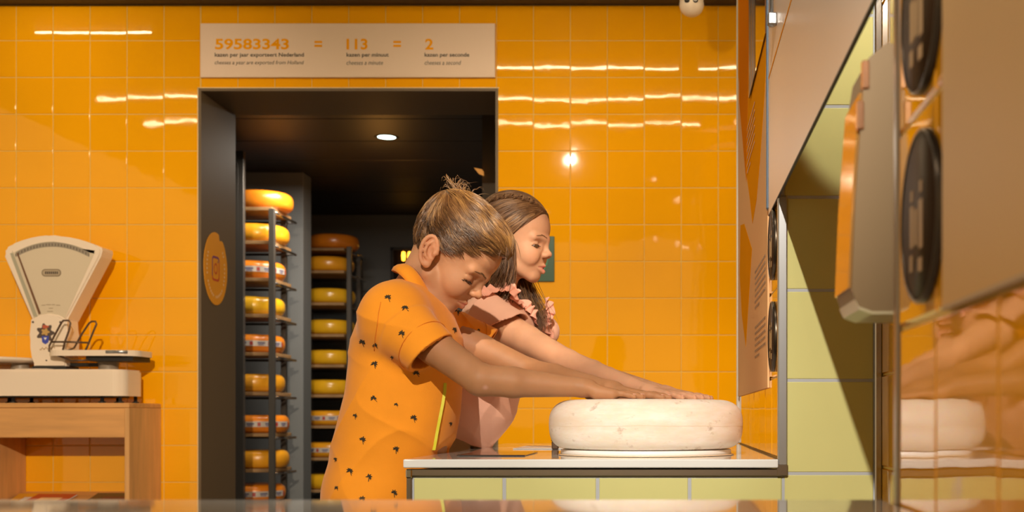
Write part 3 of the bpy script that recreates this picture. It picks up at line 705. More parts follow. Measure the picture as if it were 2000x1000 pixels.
mk('scale_arc', prism(band, 'Y', YS-0.0372, YS-0.0360), mat('arc_grey', (0.30, 0.25, 0.19), 0.4), hd)
mk('scale_marks', join(*[box(S(x-0.5, 0)[0], S(x+0.5, 0)[0], YS-0.0378, YS-0.0370, S(0, y+4)[1], S(0, y-1)[1]) for x, y in arcp]), dark_p, hd)
nd = [S(43, 497), S(46, 497), S(90, 614), S(86, 616)]
mk('needle', prism(nd, 'Y', YS-0.0385, YS-0.0376), mat('needle_brown', (0.16, 0.07, 0.03), 0.4), hd)
sl = [S(30, 497), S(36, 497), S(83, 620), S(76, 620)]
mk('side_scale', prism(sl, 'Y', YS-0.0375, YS-0.0362), mat('side_grey', (0.40, 0.37, 0.27), 0.3), hd)
bc = S(110, 535); pill = [(bc[0]+a, bc[1]+b) for a, b in rrect(0.0375, 0.0145, 0.0135)]; pil2 = [(bc[0]+a, bc[1]+b) for a, b in rrect(0.034, 0.011, 0.0105)]
mk('name_badge', prism(pill, 'Y', YS-0.0372, YS-0.0360), mat('badge_brown', (0.22, 0.16, 0.10), 0.4), hd)
mk('name_badge_field', prism(pil2, 'Y', YS-0.0376, YS-0.0371), mat('badge_field', (0.42, 0.33, 0.22), 0.4), hd)
mk('badge_lettering', join(*[box(bc[0]-0.024+0.0075*i, bc[0]-0.019+0.0075*i, YS-0.0380, YS-0.0375, bc[1]-0.005, bc[1]+0.005) for i in range(7)]), dark_p, hd)
mk('dial_lettering', join(*[box(S(x, 0)[0], S(x+w, 0)[0], YS-0.0372, YS-0.0362, S(0, y+1.6)[1], S(0, y)[1]) for x, y, w in ((91, 597, 7), (100, 596, 9), (111, 596, 6), (119, 597, 8), (105, 603, 8), (102, 609, 11))]), mat('faint_print', (0.40, 0.31, 0.21), 0.5), hd)
# neck and bell shaped body
bodyp = [(72, 626), (69, 655), (72, 680), (78, 700), (78, 718), (140, 718), (140, 700), (141, 690), (143, 660), (141, 626), (125, 617), (108, 614), (90, 617)]
v, f = prism([S(*p) for p in bodyp], 'Y', YS-0.046, YS+0.05)
bm = bmesh.new(); vs = [bm.verts.new(p) for p in v]
for q in f: bm.faces.new([vs[i] for i in q])
bmesh.ops.bevel(bm, geom=[e for e in bm.edges if abs(e.verts[0].co.y-e.verts[1].co.y) < 1e-5], offset=0.006, segments=3, affect='EDGES')
bd = mk('neck', frombm(bm), enamel, sca)
for x in (77, 130): mk('screw', lathe([(0, -0.002), (0.004, -0.002), (0.004, 0.001)], (S(x, 0)[0], YS-0.046, S(0, 631)[1]), 10, 'Y'), dark_p, bd)
mk('screw', lathe([(0, -0.002), (0.003, -0.002), (0.003, 0.001)], (S(103, 0)[0], YS-0.046, S(0, 705)[1]), 10, 'Y'), dark_p, bd)
# painted crest: dark mantling, red cap, blue shield, gold script
def blob(cx_, cy_, rx_, ry_, lobes, amp, y, n=40):
    o = []
    for i in range(n):
        a = 2*math.pi*i/n; k = 1+amp*math.cos(lobes*a); o.append(S(cx_+rx_*k*math.cos(a), cy_+ry_*k*math.sin(a)))
    return prism(o, 'Y', y-0.0005, y)
mk('crest_mantling', blob(101, 652, 15, 16, 7, 0.22, YS-0.0463), mat('crest_dark', (0.09, 0.06, 0.05), 0.5), bd)
mk('crest_gold', blob(101, 650, 7, 6, 5, 0.25, YS-0.0468), mat('crest_gold', (0.55, 0.33, 0.10), 0.5), bd)
mk('crest_cap', blob(101, 640, 6, 3.5, 3, 0.15, YS-0.0472), mat('crest_red', (0.5, 0.10, 0.05), 0.5), bd)
mk('crest_shield', prism([S(*p) for p in ((94, 658), (108, 658), (107, 670), (101, 674), (95, 670))], 'Y', YS-0.0475, YS-0.047), mat('crest_blue', (0.05, 0.07, 0.42), 0.5), bd)
mk('shield_mark', join(prism([S(*p) for p in ((98, 661), (104, 661), (101, 666))], 'Y', YS-0.0480, YS-0.0475)), white_m, bd)
scr = [S(90+i*1.05, 683+2.2*math.sin(i*0.95)-i*0.12) for i in range(29)]
mk('crest_script', tube([(a, YS-0.0466, b) for a, b in scr], 0.0011, 5), mat('script_gold', (0.45, 0.24, 0.05), 0.4), bd, True)
mk('foot_block', box(S(76, 0)[0], S(142, 0)[0], YS-0.05, YS+0.05, S(0, 727)[1]+0.008, S(0, 716)[1], 0.002, 1), black_m, sca)
# left round pan
lp = S(-20, 703)
mk('pan', lathe([(0, 0.012), (0.185, 0.012), (0.192, 0.009), (0.190, 0.0), (0.15, -0.008), (0, -0.010)], (lp[0], YS, lp[1]-0.006), 40), enamel, sca, True)
mk('pan_post', lathe([(0.034, 0), (0.030, 0.026)], (S(50, 0)[0]-0.02, YS, S(0, 722)[1]), 16), mat('post_grey', (0.28, 0.22, 0.16), 0.4), sca, True)
# right plate with wire holder
plate = rounded_plan(S(116, 0)[0], S(290, 0)[0], YS-0.12, YS+0.08, 0.06)
mk('plate', prism(plate, 'Z', S(0, 701)[1]+0.006, S(0, 687)[1]), enamel, sca)
mk('plate_edge', tube([(S(236, 0)[0], YS-0.1205, S(0, 690.5)[1]), (S(276, 0)[0], YS-0.1205, S(0, 690.5)[1])], 0.006, 8), chrome, sca, True)
mk('plate_frame', box(S(190, 0)[0], S(280, 0)[0], YS-0.09, YS+0.06, S(0, 707)[1], S(0, 700)[1]+0.004), black_m, sca)
mk('pan_post', lathe([(0.036, 0), (0.036, 0.020), (0.040, 0.034)], (S(212, 0)[0], YS, S(0, 723)[1]), 16), MATS['post_grey'], sca, True)
mk('lever', box(S(140, 0)[0], S(215, 0)[0], YS-0.012, YS+0.012, S(0, 716)[1], S(0, 709)[1]), black_m, sca)
def wire(pts, y0, r=0.0038):
    return tube([(S(x, 0)[0], y0+dy, S(0, y)[1]) for x, y, dy in pts], r, 7)
w1 = [(196, 706, 0), (165, 707, 0), (140, 697, 0), (122, 688, 0), (123, 678, 0), (132, 660, 0), (146, 634, 0), (150, 630, 0), (160, 630, 0), (163, 635, 0), (160, 650, 0), (152, 672, 0), (148, 690, 0)]
w2 = [(152, 687, 0.02), (165, 682, 0.02), (180, 655, 0.02), (194, 634, 0.02), (199, 631, 0.02), (206, 631, 0.02), (208, 636, 0.02), (200, 655, 0.02), (190, 680, 0.02), (186, 688, 0.02)]
bwire = mat('brown_wire', (0.10, 0.055, 0.03), 0.4, 0.3)
mk('wire_holder', join(wire(w1, YS-0.10), wire(w2, YS-0.10), wire([(127, 671, 0), (160, 671, 0), (194, 672, 0.02)], YS-0.10)), bwire, sca, True)

# ================================================================== people: continuous bodies grown from blended volumes
def V3(*a): return np.array(a, dtype=float)
class Prim:
    __slots__ = ('f', 'c', 'r', 'k', 'op')
    def __init__(s, f, c, r, k, op='u'): s.f, s.c, s.r, s.k, s.op = f, np.array(c, float), r, k, op
def rc(a, b, ra, rb, k=0.01, op='u', ys=1.0, y0=0.0):
    """tapered limb from a to b; ys widens it sideways about y0"""
    a = np.array(a, float); b = np.array(b, float)
    a2 = a.copy(); b2 = b.copy()
    if ys != 1.0: a2[1] = (a[1]-y0)/ys+y0; b2[1] = (b[1]-y0)/ys+y0
    ab = b2-a2; L = max(ab@ab, 1e-12)
    def f(p):
        if ys != 1.0: p = np.stack([p[:, 0], (p[:, 1]-y0)/ys+y0, p[:, 2]], 1)
        q = p-a2; t = np.clip(q@ab/L, 0, 1)
        d = q-t[:, None]*ab
        return np.sqrt((d*d).sum(1))-(ra+(rb-ra)*t)
    return Prim(f, (a+b)/2, np.linalg.norm(b-a)/2+max(ra, rb)*max(1, ys), k, op)
def el(c, r, R=None, k=0.01, op='u'):
    c = np.array(c, float); r = np.array(r, float); R = np.eye(3) if R is None else np.array(R)
    def f(p):
        q = (p-c)@R
        k0 = np.sqrt(((q/r)**2).sum(1)); k1 = np.sqrt(((q/(r*r))**2).sum(1))
        return k0*(k0-1)/np.maximum(k1, 1e-9)
    return Prim(f, c, r.max(), k, op)
def half(n, d, k=0.004, c=(0, 0, 0), r=9.0):
    """cut away everything with n.p > d inside the ball c, r"""
    n = np.array(n, float); n /= np.linalg.norm(n)
    return Prim(lambda p: d-p@n, c, r, k, 's')
def mod(fn, c=(0, 0, 0), r=9.0): return Prim(fn, c, r, 0.0, 'm')
def ev(prims, p):
    d = np.full(len(p), 1.0)
    for q in prims:
        if q.op == 'm': d = d+q.f(p); continue
        e = q.f(p)
        if q.op == 'u':
            if q.k <= 0: d = np.minimum(d, e); continue
            h = np.clip(0.5+0.5*(e-d)/q.k, 0, 1); d = e*(1-h)+d*h-q.k*h*(1-h)
        else:
            e = -e
            if q.k <= 0: d = np.maximum(d, e); continue
            h = np.clip(0.5-0.5*(e-d)/q.k, 0, 1); d = e*(1-h)+d*h+q.k*h*(1-h)
    return d
def sdf_mesh(prims, h, B=12):
    us = [q for q in prims if q.op == 'u']
    lo = np.min([q.c-q.r for q in us], 0)-4*h; hi = np.max([q.c+q.r for q in us], 0)+4*h
    nb = np.ceil((hi-lo)/(B*h)).astype(int)
    I = np.stack(np.meshgrid(*[np.arange(n) for n in nb], indexing='ij'), -1).reshape(-1, 3)
    cen = lo+(I+0.5)*B*h; hd = B*h*0.87
    d = np.concatenate([ev(prims, cen[i:i+20000]) for i in range(0, len(cen), 20000)])
    keep = np.abs(d) < hd*1.3+0.006
    I = I[keep]; cen = cen[keep]
    g = np.arange(B+1); off = np.stack(np.meshgrid(g, g, g, indexing='ij'), -1).reshape(-1, 3)*h
    N = nb*B+2
    sid = lambda a: (a[..., 0]*N[1]+a[..., 1])*N[2]+a[..., 2]
    cid, cpos, quads = [], [], []
    corner = [(0, 0, 0), (1, 0, 0), (0, 1, 0), (1, 1, 0), (0, 0, 1), (1, 0, 1), (0, 1, 1), (1, 1, 1)]
    edges = [(0, 1), (2, 3), (4, 5), (6, 7), (0, 2), (1, 3), (4, 6), (5, 7), (0, 4), (1, 5), (2, 6), (3, 7)]
    for bi, c0 in zip(I, cen):
        pr = [q for q in prims if np.linalg.norm(q.c-c0)-q.r < hd+q.k+0.02]
        if not any(q.op == 'u' for q in pr): continue
        v = ev(pr, lo+bi*B*h+off).reshape(B+1, B+1, B+1)
        s = v < 0
        if s.all() or not s.any(): continue
        cs = np.stack([s[a:a+B, b:b+B, c:c+B] for a, b, c in corner], -1)
        act = cs.any(-1) & ~cs.all(-1)
        idx = np.argwhere(act)
        if len(idx):
            cv = np.stack([v[idx[:, 0]+a, idx[:, 1]+b, idx[:, 2]+c] for a, b, c in corner], -1)
            ps = np.zeros((len(idx), 3)); cnt = np.zeros(len(idx))
            for a, b in edges:
                va, vb = cv[:, a], cv[:, b]; m = (va < 0) != (vb < 0)
                t = np.where(m, va/np.where(m, va-vb, 1), 0)
                pa = np.array(corner[a], float); pb = np.array(corner[b], float)
                ps += np.where(m[:, None], pa+(pb-pa)*t[:, None], 0); cnt += m
            cid.append(sid(idx+bi*B)); cpos.append(lo+(bi*B+idx+ps/cnt[:, None])*h)
        for ax in range(3):
            o1, o2 = (ax+1) % 3, (ax+2) % 3
            sl = [slice(0, B)]*3; sh = list(sl); sh[ax] = slice(1, B+1)
            s0 = s[tuple(sl)]; e = np.argwhere(s0 != s[tuple(sh)])
            if not len(e): continue
            flip = s0[e[:, 0], e[:, 1], e[:, 2]]
            gidx = e+bi*B; d1 = np.zeros(3, int); d2 = np.zeros(3, int); d1[o1] = 1; d2[o2] = 1
            q = np.stack([sid(gidx-d1-d2), sid(gidx-d2), sid(gidx), sid(gidx-d1)], 1)
            q[~flip] = q[~flip][:, ::-1]
            quads.append(q)
    cid = np.concatenate(cid); cpos = np.concatenate(cpos); quads = np.concatenate(quads)
    o = np.argsort(cid); cid = cid[o]; cpos = cpos[o]
    j = np.searchsorted(cid, quads); j = np.minimum(j, len(cid)-1)
    ok = (cid[j] == quads).all(1)
    return cpos, j[ok]
def np_obj(name, vq, m, parent, attr=None):
    v, q = vq
    me = bpy.data.meshes.new(name)
    me.vertices.add(len(v)); me.vertices.foreach_set('co', v.astype(np.float32).ravel())
    me.loops.add(len(q)*4); me.loops.foreach_set('vertex_index', q.astype(np.int32).ravel())
    me.polygons.add(len(q)); me.polygons.foreach_set('loop_start', np.arange(0, len(q)*4, 4, dtype=np.int32))
    me.update(calc_edges=True); me.validate()
    if attr is not None:
        a = me.color_attributes.new('tint', 'FLOAT_COLOR', 'POINT'); a.data.foreach_set('color', attr.astype(np.float32).ravel())
    return link(name, me, m, parent, True)
class Frame:
    def __init__(s, o, pitch, yaw=0.0, sc=0.001, roll=0.0):
        R = (Matrix.Rotation(yaw, 3, 'Z') @ Matrix.Rotation(pitch, 3, 'Y') @ Matrix.Rotation(roll, 3, 'X'))
        s.R = np.array(R); s.o = np.array(o, float); s.s = sc
    def p(s, x, y, z): return s.o+s.R@(np.array([x, y, z], float)*s.s)
    def rc(s, a, b, ra, rb, k=10, op='u'): return rc(s.p(*a), s.p(*b), ra*s.s, rb*s.s, k*s.s, op)
    def el(s, c, r, k=10, op='u', R=None): return el(s.p(*c), np.array(r)*s.s, s.R if R is None else s.R@R, k*s.s, op)
    def loc(s, P_): return ((P_-s.o)@s.R)/s.s
def rotm(axis, deg): return np.array(Matrix.Rotation(math.radians(deg), 3, axis))

def head_prims(h, girl=False):
    L = []
    L += [h.el((2, 0, 55), (84, 68, 78)), h.el((40, 0, 50), (51, 55, 47), 15), h.el((38, 0, 5), (46, 53, 54), 16)]
    for s in (-1, 1):
        L += [h.el((57, s*31, -16), (24, 19, 25), 18), h.rc((58, s*13, -60), (10, s*46, -30), 13, 15, 12)]
    L += [h.el((61, 0, -33), (24, 27, 24), 10), h.el((61, 0, -59), (15.5, 18, 15), 10), h.el((38, 0, -42), (36, 36, 22), 12)]
    for s in (-1, 1): L += [h.rc((85, s*5, 25), (70, s*42, 25), 7, 7, 12)]
    for s in (-1, 1): L.append(h.el((86.5, s*34, 9), (13, 16, 10.5), 9, 's', rotm('Z', s*24)))
    nt_ = 97.5 if not girl else 96.5
    L += [h.rc((86, 0, 18), (nt_-5, 0, -7), 5.0, 6.2, 8), h.el((nt_-0.5, 0, -9.5 if not girl else -8.5), (6.4, 7.6, 6.4), 8)]
    for s in (-1, 1): L += [h.el((89.0, s*9.5, -12.0), (7.4, 5, 5.4), 7), h.el((95, s*5, -16.5), (3.0, 2.6, 2.8), 2, 's')]
    # lids: closed low over the eye, a narrow slit below the upper lid
    for s in (-1, 1):
        L.append(h.el((63.5, s*32, 8.3), (14.8, 15.4, 13.2), 2.5))
        L.append(h.el((76.0, s*35, 1.6 if not girl else 4.6), (8, 13.0, 1.9 if not girl else 3.7), 1.2, 's', rotm('Z', s*26)@rotm('X', s*5)))
        L.append(h.rc((79, s*21, 13.0), (66, s*47, 12.0), 1.0, 0.8, 2.5, 's'))
    # lips
    o = 4.5 if girl else 0.0
    for s in (-1, 1):
        L += [h.rc((85.0, s*1, -34.6), (75, s*19, -39), 4.8, 2.6, 3), h.rc((83.6, s*1, -44.0-o), (75, s*17, -41-o*0.4), 5.3, 2.8, 3)]
    for s in (-1, 1):
        L.append(h.rc((91, 0, -39.4-o*0.5), (77, s*20, -40.3), 1.3+o*0.55, 1.0, 1.5, 's'))
    L.append(h.el((85.5, 0, -29), (4, 2.2, 5), 3, 's'))
    # ears
    for s in (-1, 1):
        E = rotm('Y', -24)
        def q(a, b, lat): # ear plane: a forward, b up, lat outwards
            d = E@np.array([a, 0, b]); return (-6+d[0], s*(67+lat), 6+d[2])
        L.append(h.el(q(-1, 1, 5), (14, 4.5, 26), 5, 'u', E))
        L.append(h.el(q(-4, 9, 11), (8.5, 4.0, 13), 3, 's', E))
        pts = []
        for i in range(17):
            t = math.radians(-5+i*(262/16)); rx_, rz_ = 14.5, 27
            pts.append(q(rx_*math.cos(t)-1, rz_*math.sin(t)+1, 4+7.5*(0.5-0.5*math.cos(t))))
        for i in range(16): L.append(h.rc(pts[i], pts[i+1], 3.7, 3.7, 2.0))
        L.append(h.el(q(0, -23, 6), (8, 4.8, 9), 4, 'u', E))
        an = [q(2, 19, 7), q(-5, 12, 10), q(-7, 0, 11.5), q(-4, -10, 11), q(2, -15, 9)]
        for i in range(4): L.append(h.rc(an[i], an[i+1], 2.9, 2.9, 3))
        L.append(h.el(q(4, -2, 11), (6.5, 5.5, 9.5), 3, 's', E))
        L.append(h.el(q(10, -3, 7), (4, 4, 5), 3, 'u', E))
    return L
def lips_segs(h, girl):
    o = 4.5 if girl else 0.0
    S_ = []
    for s in (-1, 1): S_ += [rc(h.p(85.2, s*1, -35.6), h.p(75.5, s*17.5, -39), .0040, .0018), rc(h.p(83.8, s*1, -43.5-o), h.p(75.5, s*15.5, -41-o*.4), .0046, .0020)]
    return S_
def hand_prims(W, d, side, palm=0.066, sc=1.0, top=0.8515, splay=1.0):
    """hand lying flat: W wrist centre, d pointing along the fingers, side = +1 when the thumb is on the +Y side"""
    W = np.array(W, float); d = np.array([d[0], d[1], 0.0]); d /= np.linalg.norm(d)
    l = np.array([-d[1], d[0], 0.0])*side     # towards the thumb
    L = []
    def at(a, b, z): 
        p = W+d*a*sc+l*b*sc; p[2] = top+z*sc; return p
    kn = [(0.066, 0.0235), (0.070, 0.0080), (0.067, -0.0075), (0.060, -0.0220)]   # index .. little
    ln = [(0.026, 0.017, 0.013), (0.029, 0.019, 0.014), (0.027, 0.018, 0.013), (0.021, 0.013, 0.012)]
    rr = [0.0073, 0.0076, 0.0072, 0.0063]; ang = [0.10, 0.02, -0.06, -0.17]
    wz = W[2]-top
    for (a, b), (l1, l2, l3), r, an in zip(kn, ln, rr, ang):
        k0 = at(a, b, 0.0125)
        L.append(rc(W+l*b*0.45*sc, k0, 0.0125*sc, 0.0095*sc, 0.006))
        L.append(rc(at(a*0.45, b*0.8, 0.012), at(a*0.95, b, 0.0095), 0.0115*sc, 0.0090*sc, 0.008))
        an *= splay; c_, s_ = math.cos(an), math.sin(an)
        def fp(t, z): 
            p = W+d*(a+t*c_)*sc+l*(b+t*s_)*sc; p[2] = top+z*sc; return p
        p1, p2, p3 = fp(l1, 0.0120), fp(l1+l2, 0.0086), fp(l1+l2+l3, 0.0060)
        L.append(rc(k0, p1, r*1.08*sc, r*0.98*sc, 0.004)); L.append(rc(p1, p2, r*0.98*sc, r*0.90*sc, 0.003)); L.append(rc(p2, p3, r*0.90*sc, r*0.78*sc, 0.003))
    # thumb leaves the side of the palm near its base
    t0 = at(0.016, 0.018, 0.013); t1 = at(0.040, 0.037, 0.0115); t2 = at(0.060, 0.043, 0.0095); t3 = at(0.078, 0.043, 0.0075)
    L.append(rc(t0, t1, 0.0125*sc, 0.0095*sc, 0.008)); L.append(rc(t1, t2, 0.0088*sc, 0.0080*sc, 0.004)); L.append(rc(t2, t3, 0.0080*sc, 0.0065*sc, 0.003))
    return L
def nails(W, d, side, parent, sc=1.0, top=0.8515, splay=1.0):
    W = np.array(W, float); d = np.array([d[0], d[1], 0.0]); d /= np.linalg.norm(d); l = np.array([-d[1], d[0], 0.0])*side
    kn = [(0.066, 0.0235), (0.070, 0.0080), (0.067, -0.0075), (0.060, -0.0220)]; ln = [0.056, 0.062, 0.058, 0.046]; ang = [0.10, 0.02, -0.06, -0.17]; rr = [0.0073, 0.0076, 0.0072, 0.0063]
    for (a, b), t, an, r in zip(kn, ln, ang, rr):
        an *= splay; f_ = d*math.cos(an)+l*math.sin(an)
        c = W+d*(a)*sc+l*b*sc+f_*(t-0.001)*sc; c[2] = top+(0.0066+r*0.66)*sc
        R = np.stack([f_, np.cross([0, 0, 1], f_), [0, 0, 1]], 1)
        vq = sdf_mesh([el(c, (0.0048*sc, 0.0040*sc, 0.0014*sc), R, 0)], 0.0011, 8)
        np_obj('fingernail', vq, nail_m, parent)

skin_m = bpy.data.materials.new('skin'); skin_m.use_nodes = True
def skin_nodes(m, base):
    nt = m.node_tree; b = nt.nodes['Principled BSDF']
    b.inputs['Roughness'].default_value = 0.56; b.inputs['Specular IOR Level'].default_value = 0.35; b.inputs['Subsurface Weight'].default_value = 0.22
    b.inputs['Subsurface Radius'].default_value = (0.010, 0.0035, 0.0018); b.inputs['Subsurface Scale'].default_value = 1.0
    a = nt.nodes.new('ShaderNodeAttribute'); a.attribute_name = 'tint'
    tc = nt.nodes.new('ShaderNodeTexCoord'); n = nt.nodes.new('ShaderNodeTexNoise'); n.inputs['Scale'].default_value = 22; n.inputs['Detail'].default_value = 6
    nt.links.new(tc.outputs['Object'], n.inputs['Vector'])
    r = nt.nodes.new('ShaderNodeMapRange'); r.inputs[1].default_value = 0.3; r.inputs[2].default_value = 0.7; r.inputs[3].default_value = 0.90; r.inputs[4].default_value = 1.08
    nt.links.new(n.outputs[0], r.inputs[0])
    mx = nt.nodes.new('ShaderNodeMix'); mx.data_type = 'RGBA'; mx.blend_type = 'MULTIPLY'; mx.inputs[0].default_value = 1.0
    nt.links.new(a.outputs['Color'], mx.inputs[6]); nt.links.new(r.outputs[0], mx.inputs[7]); nt.links.new(mx.outputs[2], b.inputs['Base Color'])
    n2 = nt.nodes.new('ShaderNodeTexNoise'); n2.inputs['Scale'].default_value = 420; nt.links.new(tc.outputs['Object'], n2.inputs['Vector'])
    bp = nt.nodes.new('ShaderNodeBump'); bp.inputs['Strength'].default_value = 0.12; bp.inputs['Distance'].default_value = 0.0008
    nt.links.new(n2.outputs[0], bp.inputs['Height']); nt.links.new(bp.outputs[0], b.inputs['Normal'])
skin_nodes(skin_m, None)
nail_m = mat('nail', (0.70, 0.38, 0.27), 0.3)
sclera = mat('eye_white', (0.46, 0.40, 0.36), 0.15, coat=0.6); iris = mat('iris_brown', (0.10, 0.05, 0.025), 0.2, coat=0.8); lash_m = mat('lash', (0.035, 0.018, 0.010), 0.6)

def tint(verts, h, girl, base, lipc, extra=(), tan=(0.9, 0.9, 0.9)):
    c = np.tile(np.array([*base, 1.0]), (len(verts), 1))
    far = np.clip((np.linalg.norm(verts-h.p(0, 0, 0), axis=1)-0.14)/0.08, 0, 1)[:, None]    # arms more tanned than the face
    c[:, :3] *= 1-far*(1-np.array(tan))
    near = np.linalg.norm(verts-h.p(30, 0, 10), axis=1) < 0.16
    idx = np.where(near)[0]; p = verts[idx]; q = h.loc(p)
    def blend(mask, col):
        c[idx, :3] = c[idx, :3]*(1-mask[:, None])+np.array(col)*mask[:, None]
    for s in (-1, 1):       # warm cheeks, ears
        d = np.linalg.norm((q-np.array([66, s*36, -16]))/np.array([24, 24, 20]), axis=1); blend(np.clip(1-d, 0, 1)*0.35, (base[0]*1.05, base[1]*0.72, base[2]*0.66))
        d = np.linalg.norm((q-np.array([-6, s*76, 6]))/np.array([30, 14, 40]), axis=1); blend(np.clip(1.2-d, 0, 1)*0.35, (base[0]*1.08, base[1]*0.72, base[2]*0.62))
    d = np.linalg.norm((q-np.array([100, 0, -12]))/np.array([14, 14, 14]), axis=1); blend(np.clip(1-d, 0, 1)*0.3, (base[0]*1.05, base[1]*0.74, base[2]*0.68))
    dm = np.min([g.f(p) for g in lips_segs(h, girl)], 0); blend(np.clip(0.9-dm/0.0014, 0, 1), lipc)
    # mouth opening
    for s in (-1, 1):
        o = 4.5 if girl else 0
        g = rc(h.p(84, 0, -39.4-o*0.5), h.p(74, s*19, -40.3), 0.0010+o*0.0003, 0.0008); blend(np.clip(0.6-g.f(p)/0.0012, 0, 1), (0.16, 0.035, 0.03))
    for s in (-1, 1):       # lids and under-eye
        d = np.linalg.norm((q-np.array([74, s*30, 6]))/np.array([14, 18, 11]), axis=1); blend(np.clip(1.1-d, 0, 1)*0.45, (base[0]*0.80, base[1]*0.60, base[2]*0.58))
    for (pp, r, col) in extra:
        d = np.linalg.norm(verts-np.array(pp), axis=1); m = np.clip(1.3-d/r, 0, 1)[:, None]
        c[:, :3] = c[:, :3]*(1-m)+np.array(col)*m
    return c
def eyes(h, person, girl, brow_col):
    for s in (-1, 1):
        c = h.p(64.3, s*30, 8.8); bm = bmesh.new(); bmesh.ops.create_uvsphere(bm, u_segments=24, v_segments=16, radius=0.0124*h.s*1000)
        for w in bm.verts: w.co = Vector(c)+w.co
        e = mk('eye', frombm(bm), sclera, person, True)
        g = h.R@np.array([math.cos(math.radians(24)), 0, -math.sin(math.radians(24))])
        ic = c+g*0.0088*h.s*1000
        R = np.stack([g, h.R[:, 1], np.cross(g, h.R[:, 1])], 1)
        np_obj('iris', sdf_mesh([el(ic, np.array([0.0042, 0.0062, 0.0062])*h.s*1000, R, 0)], 0.0011, 8), iris, e)
        # upper lash and brow follow the lid and brow bone
        zt = 6.6 if not girl else 8.8
        lash = [h.p(76.2+1.6*math.cos((t-0.5)*2.6)-abs(t-.5)*7-0.2, s*(20.5+t*20.5), zt-1.5*abs(2*t-1)**2-t*1.4) for t in np.linspace(0, 1, 9)]
        mk('eyelash', tube(lash, [0.0006, 0.0010, 0.0013, 0.0014, 0.0014, 0.0014, 0.0013, 0.0011, 0.0006], 6), lash_m, person, True)
      
        r = random.Random(3)
        for i in range(70):
            t = r.random(); x = 90.5-13*t**1.8; y = s*(12+t*33); z = 24.5+5.5*math.sin(min(1, t*1.25)*2.2)+r.uniform(-2.2, 2.2)*(1-0.5*t)
            a = h.p(x, y, z); b = h.p(x-2.2, y+s*5.5, z+(1.6 if t < 0.6 else -1.4))
            st_.append((a, b))
        BR.append((person, st_, brow_col))
BR = []
def surf_snap(tree, p, cen):
    """push a point to just above the skin along the ray from the head's middle"""
    d = (Vector(p)-cen).normalized(); hit = tree.ray_cast(cen+d*0.3, -d)
    return hit[0]+d*0.0006 if hit[0] else Vector(p)

def tubes_mesh(name, strands, rad, m, parent, n=4, kind=None):
    """many tapered hairs as one mesh"""
    V_, Q_ = [], []
    base = 0
    for pts, r0 in strands:
        pts = np.asarray(pts); k = len(pts)
        t = np.gradient(pts, axis=0); t /= np.linalg.norm(t, axis=1)[:, None]+1e-9
        up = np.array([0.3, -0.8, 0.52]); a = np.cross(t, up); a /= np.linalg.norm(a, axis=1)[:, None]+1e-9; b = np.cross(a, t)
        rr = r0*np.clip(np.minimum(1.0, (1.02-np.linspace(0, 1, k))*2.2), 0.08, 1)
        ang = np.arange(n)*2*math.pi/n
        ring = pts[:, None, :]+rr[:, None, None]*(a[:, None, :]*np.cos(ang)[None, :, None]+b[:, None, :]*np.sin(ang)[None, :, None])
        V_.append(ring.reshape(-1, 3))
        i = np.arange(k-1)[:, None]*n; j = np.arange(n)[None, :]; j2 = (j+1) % n
        Q_.append(np.stack([i+j, i+j2, i+n+j2, i+n+j], -1).reshape(-1, 4)+base); base += k*n
    return np.concatenate(V_), np.concatenate(Q_)
def hair_mat(name, dark, mid, light, rough=0.42):
    m = bpy.data.materials.new(name); m.use_nodes = True; nt = m.node_tree; b = nt.nodes['Principled BSDF']
    b.inputs['Roughness'].default_value = rough; b.inputs['Specular IOR Level'].default_value = 0.6
    a = nt.nodes.new('ShaderNodeAttribute'); a.attribute_name = 'tint'
    cr = nt.nodes.new('ShaderNodeValToRGB'); e = cr.color_ramp.elements
    e[0].position = 0.0; e[0].color = (*dark, 1); e[1].position = 1.0; e[1].color = (*light, 1); x = e.new(0.5); x.color = (*mid, 1)
    sep = nt.nodes.new('ShaderNodeSeparateColor'); nt.links.new(a.outputs['Color'], sep.inputs[0]); nt.links.new(sep.outputs[0], cr.inputs[0]); nt.links.new(cr.outputs[0], b.inputs['Base Color'])
    return m
def ell_project(q, c, r):
    """put points onto the ellipsoid"""
    d = (q-c)/r; return c+(q-c)/np.linalg.norm(d)

def ccone(a, b, ra, rb, n=None, k=0.01, op='u', pt=None):
    """tapered sleeve with flat ends; n is the normal of the end at b"""
    a = np.array(a, float); b = np.array(b, float); ax = b-a; L = np.linalg.norm(ax); ax = ax/L
    n = ax if n is None else np.array(n, float)/np.linalg.norm(n)
    pt = b if pt is None else np.array(pt, float)
    def f(p):
        q = p-a; t = q@ax; d = q-t[:, None]*ax
        e = np.sqrt((d*d).sum(1))-(ra+(rb-ra)*t/L)
        return np.maximum(np.maximum(np.maximum(e, (p-pt)@n), t-L if pt is not b else e), -t)
    return Prim(f, (a+b)/2, L/2+max(ra, rb)*1.5, k, op)
def chain(pts, y, ys, k=0.02):
    out = []
    for (x0, z0, r0), (x1, z1, r1) in zip(pts[:-1], pts[1:]): out.append(rc((x0, y, z0), (x1, y, z1), r0, r1, k, 'u', ys, y))
    return out
def zcut(z, c, r=0.25): return Prim(lambda p: p[:, 2]-z, c, r, 0.0, 's')      # removes what lies below z
def tree_of(o): return BVHTree.FromPolygons([v.co.copy() for v in o.data.vertices], [tuple(p.vertices) for p in o.data.polygons])
EYE0 = Vector((0, 0, CH))
def ray_px(tree, x, y, lift=0.0008, default=None):
    d = (P(x, y, 1.0)-EYE0).normalized(); hit = tree.ray_cast(EYE0, d)
    return hit[0]+hit[1]*lift if hit[0] else (P(x, y, default) if default else None)
